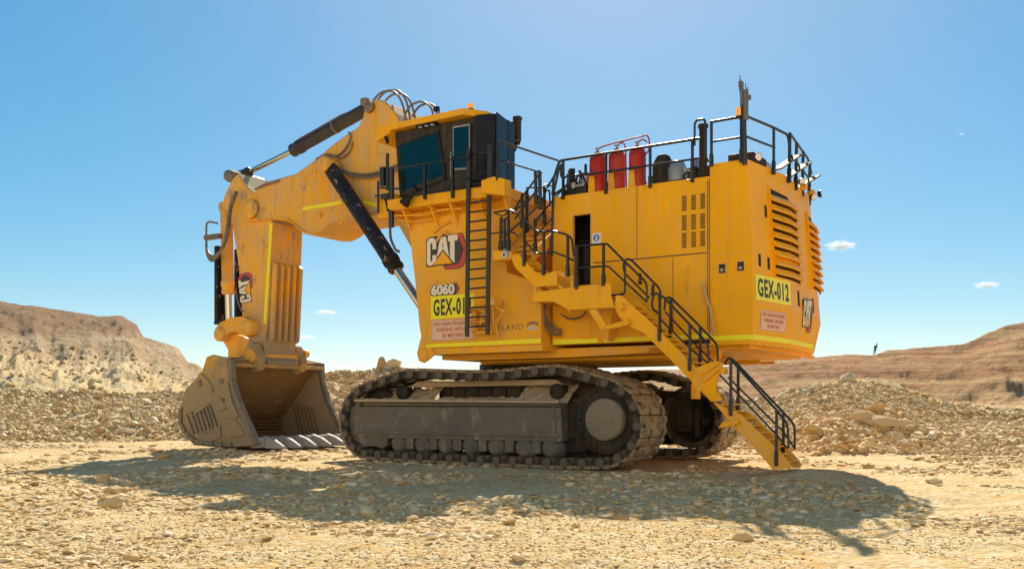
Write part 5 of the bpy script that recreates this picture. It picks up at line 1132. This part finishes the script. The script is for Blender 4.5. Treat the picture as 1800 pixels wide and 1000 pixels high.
def hull(npts, seed, sub=0):
    r = np.random.default_rng(seed); p = r.normal(size=(npts, 3)); p /= np.linalg.norm(p, axis=1)[:, None]
    p *= r.uniform(.75, 1.0, (npts, 1)); p *= np.array([1, r.uniform(.6, .95), r.uniform(.4, .75)])
    bm_ = bmesh.new()
    for q in p: bm_.verts.new(q)
    res = bmesh.ops.convex_hull(bm_, input=bm_.verts)
    bmesh.ops.delete(bm_, geom=[v for v in bm_.verts if not v.link_faces], context='VERTS')
    if sub: 
        bmesh.ops.bevel(bm_, geom=list(bm_.edges), offset=.035, segments=1, affect='EDGES')
        bmesh.ops.triangulate(bm_, faces=bm_.faces); bmesh.ops.subdivide_edges(bm_, edges=list(bm_.edges), cuts=1, use_grid_fill=True)
        for v in bm_.verts: v.co += Vector(r.normal(size=3))*.012
    bmesh.ops.triangulate(bm_, faces=bm_.faces); bm_.verts.ensure_lookup_table()
    V_ = np.array([v.co[:] for v in bm_.verts]); F_ = np.array([[v.index for v in f.verts] for f in bm_.faces]); bm_.free()
    return V_, F_
protos = [hull(13, 100+i) for i in range(10)]
def rotmats(r, n_):
    q = r.normal(size=(n_, 4)); q /= np.linalg.norm(q, axis=1)[:, None]; w_, x, y, z = q.T
    return np.stack([1-2*(y*y+z*z), 2*(x*y-z*w_), 2*(x*z+y*w_), 2*(x*y+z*w_), 1-2*(x*x+z*z), 2*(y*z-x*w_), 2*(x*z-y*w_), 2*(y*z+x*w_), 1-2*(x*x+y*y)], -1).reshape(-1, 3, 3)
def tiltmats(r, n_, tilt=.35):
    a = r.uniform(0, 2*np.pi, n_); ca, sa_ = np.cos(a), np.sin(a); z = np.zeros(n_); o = np.ones(n_)
    Rz = np.stack([ca,-sa_,z,sa_,ca,z,z,z,o], -1).reshape(-1,3,3); b_ = r.normal(0, tilt, n_); cb_, sb = np.cos(b_), np.sin(b_)
    Rx = np.stack([o,z,z,z,cb_,-sb,z,sb,cb_], -1).reshape(-1,3,3); return Rz@Rx
def scatter(name, x, y, s, label, cat, tilt=.35, sink=.25, flat_=1.0):
    r = np.random.default_rng(abs(hash(name)) % 1000 if False else len(name)); z = height(x, y)
    allv = []; allf = []; off = 0; pid = r.integers(0, len(protos), len(x))
    for k, (V_, F_) in enumerate(protos):
        m_ = pid == k; n_ = int(m_.sum())
        if not n_: continue
        Rm = tiltmats(r, n_, tilt)*s[m_][:, None, None]
        vv = np.einsum('nij,kj->nki', Rm, V_*np.array([1, 1, flat_]))+np.stack([x[m_], y[m_], z[m_]+s[m_]*(.5-sink)*.6], -1)[:, None, :]
        allv.append(vv.reshape(-1, 3)); allf.append((F_[None]+(np.arange(n_)*len(V_))[:, None, None]+off).reshape(-1, 3)); off += n_*len(V_)
    o = np_mesh(name, np.vstack(allv), np.vstack(allf), rm); tag(o, label, cat, kind='stuff'); return o
def okmask(x, y):
    u, v = to_uv(x, y)
    return ~((np.abs(u) < 5.5) & (np.abs(v) < 3.8)) & ~((u > -14.6) & (u < -9.3) & (np.abs(v) < 2.6)) & ~((np.abs(u-9.3) < .8) & (np.abs(v+4.6) < .7))
r1 = np.random.default_rng(11)
# loose stones over the yard
N1 = 95000; y = 6.5+(46-6.5)*r1.random(N1)**1.5; x = r1.uniform(-1, 1, N1)*(.62*y+2)
dens = fbm(x*.35, y*.35, 3, 61)+.15*((x < -1) & (y < 24)); keepm = (dens*1.5+.06*(x < .5) > r1.normal(.05, .13, N1)) & okmask(x, y)
x, y = x[keepm], y[keepm]; s = .014+.085*r1.random(len(x))**6*(.7+y/18)+.0010*y
scatter('loose_stones', x, y, s*.85, 'loose cream stones scattered across the sandy quarry floor', 'stones', .16, .36, .6)
N3 = 60000; y = 7+(17-7)*r1.random(N3)**1.2; x = r1.uniform(-1, 1, N3)*(.60*y+1)
km = (fbm(x*.45, y*.45, 3, 91)*1.2+.10*(x < 1) > r1.normal(.02, .16, N3)); x, y = x[km], y[km]
scatter('gravel', x, y, .008+.034*r1.random(len(x))**4, 'small sharp pale chips bedded in the dust at the front of the yard', 'gravel', .3, .3, .7)
# blasted rubble slopes
def slope_pts(n_, t0, t1, d0, d1, r):
    t = r.uniform(t0, t1, n_); q = r.random(n_); yy = d0(t)+(d1(t)-d0(t))*q; return t*yy, yy, q
def edge(tabl): xs = [p[0] for p in tabl]; ys = [p[1] for p in tabl]; return lambda t: np.interp(t, xs, ys)
for nm, t0, t1, n_, lab, smax in (('rubble_slope', K(1180), K(1950), 60000, 'pale broken rock heaped along the right of the yard below the red wall', .26), ('rubble_bank', K(-150), K(760), 60000, 'cream broken rock banked up behind the bucket and along the left', .36)):
    x, y, q = slope_pts(n_, t0, t1, edge(B1), edge(C1), r1)
    y2 = y-1.0*0; cl = sst(0, .35, fbm(x*.16, y*.16, 3, 81)); s = (.032+smax*r1.random(len(x))**(11-6*cl))*(.75+.45*cl); scatter(nm, x, y2, s, lab, 'rubble', .9, .3)
x, y, q = slope_pts(5000, K(-200), K(2000), lambda t: edge(C1)(t), lambda t: edge(C1)(t)+22, r1)
scatter('bench_stones', x, y, .06+.3*r1.random(len(x))**5, 'small stones strewn on the flat bench above the rubble', 'stones', .6)
# individual rocks
big = [hull(26, 300+i, 1) for i in range(8)]; bigme = []
for i, (V_, F_) in enumerate(big):
    me = bpy.data.meshes.new('rock'); me.from_pydata([tuple(v) for v in V_], [], [tuple(f) for f in F_]); me.materials.append(rm); me.update(); bigme.append(me)
GR = 'large loose rocks lying in the quarry'
def rock(x, y, s, k=None, label=None, sc_=(1, 1, 1), rz=None, dz=0.0, group=GR, rot=None):
    o = bpy.data.objects.new('rock', bigme[random.randrange(8) if k is None else k]); col.objects.link(o)
    z = float(height(np.array([x]), np.array([y]))[0]); o.location = (x, y, z+s*.22*sc_[2]+dz); o.scale = (s*sc_[0], s*sc_[1], s*sc_[2])
    o.rotation_euler = rot if rot else (random.uniform(-.3, .3), random.uniform(-.3, .3), random.uniform(0, 6.28) if rz is None else rz)
    tag(o, label or 'angular cream rock among the scattered rocks of the yard floor', 'rock', group); return o
def gp(px, py, d=None):
    """yard position seen at a point of the photograph (flat floor)"""
    y = 1.8*1700/(py-708) if d is None else d; return (px-900)/1700*y, y
special = [ ((205,868),.55,'pale rock at the left, lit beside the tip of the boom shadow'), ((183,845),.45,'flat-topped cream rock on the left edge of the long shadow'), ((725,912),.26,'rounded tan rock at the front edge of the excavator shadow'),
 ((470,953),.16,'small orange-tan block standing in the left foreground'), ((1642,848),.42,'lone upright grey-brown stone on the sand right of the shadow'), ((200,895),.42,'broad whitish slab in the left foreground'),
 ((185,882),.30,'whitish angular rock in front of the long shadow on the left'), ((1305,948),.34,'broad white slab half buried in the foreground right of centre'), ((912,990),.20,'flat brown stone at the bottom edge of the view'), ((895,918),.24,'squat brown block among the pale foreground rubble'),
 ((1010,890+40),.14,'small brown chip in the middle foreground') ]
for (p, s, lab) in special:
    x, y = gp(*p); rock(x, y, s*.6, None, lab, (1, .9, .8), group=None)
for (px, d, s, lab, scl) in ((671,50.5,.48,'tall squarish boulder standing on the rubble crest behind the tracks',(.75,.75,1.5)),(690,50.5,.5,'leaning slab boulder on the rubble crest beside the tall one',(1.1,.6,.8)),
        (1545,36.5,.85,'large flat-topped cream slab on the lower right rubble slope',(1.25,.8,.5)),(1518,36.8,.75,'tilted pale slab left of the flat-topped one on the right slope',(1.1,.7,.7)),(1535,38.5,.7,'long white slab just above the flat-topped one',(1.3,.6,.45)),
        (1575,35.2,.5,'blocky rock at the toe of the right rubble slope',(1,.8,.8)),(1590,34.6,.45,'grey block low on the right rubble slope',(1,.8,.8)),(1490,49.5,.55,'dark boulder on the crest of the right rubble heap',(1,.8,.8)),(1430,35.8,.5,'pale block at the left toe of the right rubble slope',(1,.8,.9))):
    x, y = gp(px, 0, d); rock(x, y, s, None, lab, scl, group=None, dz=.12)
r2 = np.random.default_rng(23); cnt = 0
while cnt < 265:
    w_ = r2.random()
    if w_ < .42:
        y = 8+36*r2.random()**1.2; x = r2.uniform(-.56, .56)*y; s = float(.05+.006*y+.12*r2.random()**2)
        if y < 30 and fbm(np.array([x*.35]), np.array([y*.35]), 3, 61)[0] < -.05: continue
    elif w_ < .72:
        t = r2.uniform(K(-20), K(740)); a, b_ = edge(B1)(t), edge(C1)(t); y = a+(b_-a)*r2.random(); x = t*y; s = float(.16+.36*r2.random()**3)
    else:
        t = r2.uniform(K(1240), K(1820)); a, b_ = edge(B1)(t), edge(C1)(t); y = a+(b_-a)*r2.random()**1.3; x = t*y; s = float(.13+.27*r2.random()**3)
    if not okmask(np.array([x]), np.array([y]))[0]: continue
    px_ = 900+1700*x/y; size = 'larger' if s > (.16 if w_ < .42 else .24) else 'smaller'
    side = ['far left', 'left of centre', 'right of centre', 'far right'][int(np.clip(px_/450, 0, 3))]
    if w_ < .42:
        dep = 'in the nearest foreground' if y < 15 else 'level with the excavator shadow' if y < 24 else 'behind the crawler tracks'
        lab = '%s flat cream stone %s, %s' % (size, dep, side)
    elif w_ < .72:
        ht = ['at the foot', 'halfway up', 'near the top'][int(min(2, (y-a)/(b_-a)*3))]
        lab = '%s cream rock %s of the rubble bank, %s' % (size, ht, 'at its left end' if px_ < 160 else 'left of the bucket' if px_ < 330 else 'behind bucket and tracks')
    else:
        ht = ['at the foot', 'halfway up', 'near the top'][int(min(2, (y-a)/(b_-a)*3))]
        lab = '%s cream rock %s of the right rubble slope, %s' % (size, ht, 'just right of the stairs' if px_ < 1480 else 'below the ridge figure' if px_ < 1620 else 'towards the right edge')
    zone = (None, lab.replace('rock', 'rocks', 1).replace('stone', 'stones', 1))
    rock(float(x), float(y), s, None, lab, (1, random.uniform(.7, 1), random.uniform(.35, .7) if w_ < .42 else random.uniform(.5, 1)), group=zone[1]); cnt += 1

# ================================================================ PERSON on the ridge
pt = [(0,0,.95),(0,.0,1.12),(.03,0,1.38),(.05,0,1.48),(.10,0,1.60),(.17,0,1.74)]   # pelvis, waist, chest, neck, head
verts = [(0,0,.93),(.02,0,1.12),(.06,0,1.36),(.10,0,1.47),(.17,0,1.62),
         (-.09,0,.88),(-.11,.02,.48),(-.13,.0,.06),(-.11,-.14,.03),(.09,0,.88),(.08,.02,.48),(.08,0,.06),(.10,-.14,.03),
         (-.11,0,1.38),(-.17,.02,1.12),(-.13,-.12,.93),(-.11,-.16,.86),(.21,0,1.38),(.27,-.02,1.14),(.22,-.14,.98),(.20,-.18,.92)]
edges = [(0,1),(1,2),(2,3),(3,4),(0,5),(5,6),(6,7),(7,8),(0,9),(9,10),(10,11),(11,12),(2,13),(13,14),(14,15),(15,16),(2,17),(17,18),(18,19),(19,20)]
radi = [.15,.13,.16,.06,.11,.10,.07,.05,.04,.10,.07,.05,.04,.07,.05,.035,.03,.07,.05,.035,.03]
me = bpy.data.meshes.new('person'); me.from_pydata(verts, edges, []); per = bpy.data.objects.new('person', me); col.objects.link(per)
sk_ = per.modifiers.new('skin', 'SKIN'); 
for i, v_ in enumerate(me.skin_vertices[0].data): v_.radius = (radi[i], radi[i]*.8)
me.skin_vertices[0].data[0].use_root = True
sb_ = per.modifiers.new('sub', 'SUBSURF'); sb_.levels = 1; sb_.render_levels = 2
pm, n, b = new_mat('work_clothes'); tc = nd(n, 'ShaderNodeTexCoord').outputs['Object']; sp3 = nd(n, 'ShaderNodeSeparateXYZ'); n.links.new(tc, sp3.inputs[0])
c = mix(n, ramp(n, sp3.outputs[2], [(.0, 0), (.9, 0), (.94, 1)]), (.03, .025, .02), (.02, .16, .17)); n.links.new(c, b.inputs['Base Color']); b.inputs['Roughness'].default_value = .8
me.materials.append(pm)
k = MB(); k.lathe((.17,0,1.62),(.2,0,1),[(.0,.125),(.08,.11),(.14,.05)],12); k.lathe((.17,-.02,1.62),(.2,0,1),[(-.01,.16),(.01,.16)],12); k.build('hard_hat', 'cabblack', per)
px_, d_ = 1536.5, 131.0; x = (px_-900)/1700*d_
per.location = (x, d_, float(height(np.array([x]), np.array([d_]))[0])-.03); per.rotation_euler = (0, R(8), 0)
tag(per, 'distant standing person in dark teal top and dark trousers on the right ridge', 'person')

# ================================================================ CLOUDS
cm, n, b = new_mat('cloud_vapour'); n.nodes.clear(); o_ = n.nodes.new('ShaderNodeOutputMaterial'); vs_ = n.nodes.new('ShaderNodeVolumePrincipled')
tc = nd(n, 'ShaderNodeTexCoord').outputs['Object']
ln_ = nd(n, 'ShaderNodeVectorMath', operation='LENGTH'); n.links.new(tc, ln_.inputs[0])
f = math_(n, 'ADD', math_(n, 'SUBTRACT', .62, math_(n, 'MULTIPLY', ln_.outputs['Value'], .75)), math_(n, 'MULTIPLY', math_(n, 'SUBTRACT', noise(n, tc, 2.6, 5, .65), .5), 1.9))
f = math_(n, 'MULTIPLY', math_(n, 'MAXIMUM', f, 0.0), .22); n.links.new(f, vs_.inputs['Density']); vs_.inputs['Color'].default_value = (1, 1, 1, 1); vs_.inputs['Anisotropy'].default_value = .3
n.links.new(vs_.outputs[0], o_.inputs['Volume'])
for (px, py, w_, h_, lab) in ((1478,432,31,10,'small bright puffy cloud right of the excavator rear'), (1735,501,26,7,'thin cloud wisp low at the far right'), (573,549,22,6,'thin white cloud seen under the boom'), (538,593,18,5,'faint low cloud streak beside the stick'), (1690,236,6,2.2,'tiny faint cloud high on the right')):
    D = 1600.0; bm_ = bmesh.new(); bmesh.ops.create_icosphere(bm_, subdivisions=3, radius=1)
    me = bpy.data.meshes.new('cloud'); bm_.to_mesh(me); bm_.free(); me.materials.append(cm)
    o = bpy.data.objects.new('cloud', me); col.objects.link(o); o.location = ((px-900)/1700*D, D, 1.8+(708-py)/1700*D); o.scale = (w_/1700*D, w_/1700*D*.7, h_/1700*D)
    tag(o, lab, 'cloud')
sc.cycles.volume_max_steps = 64
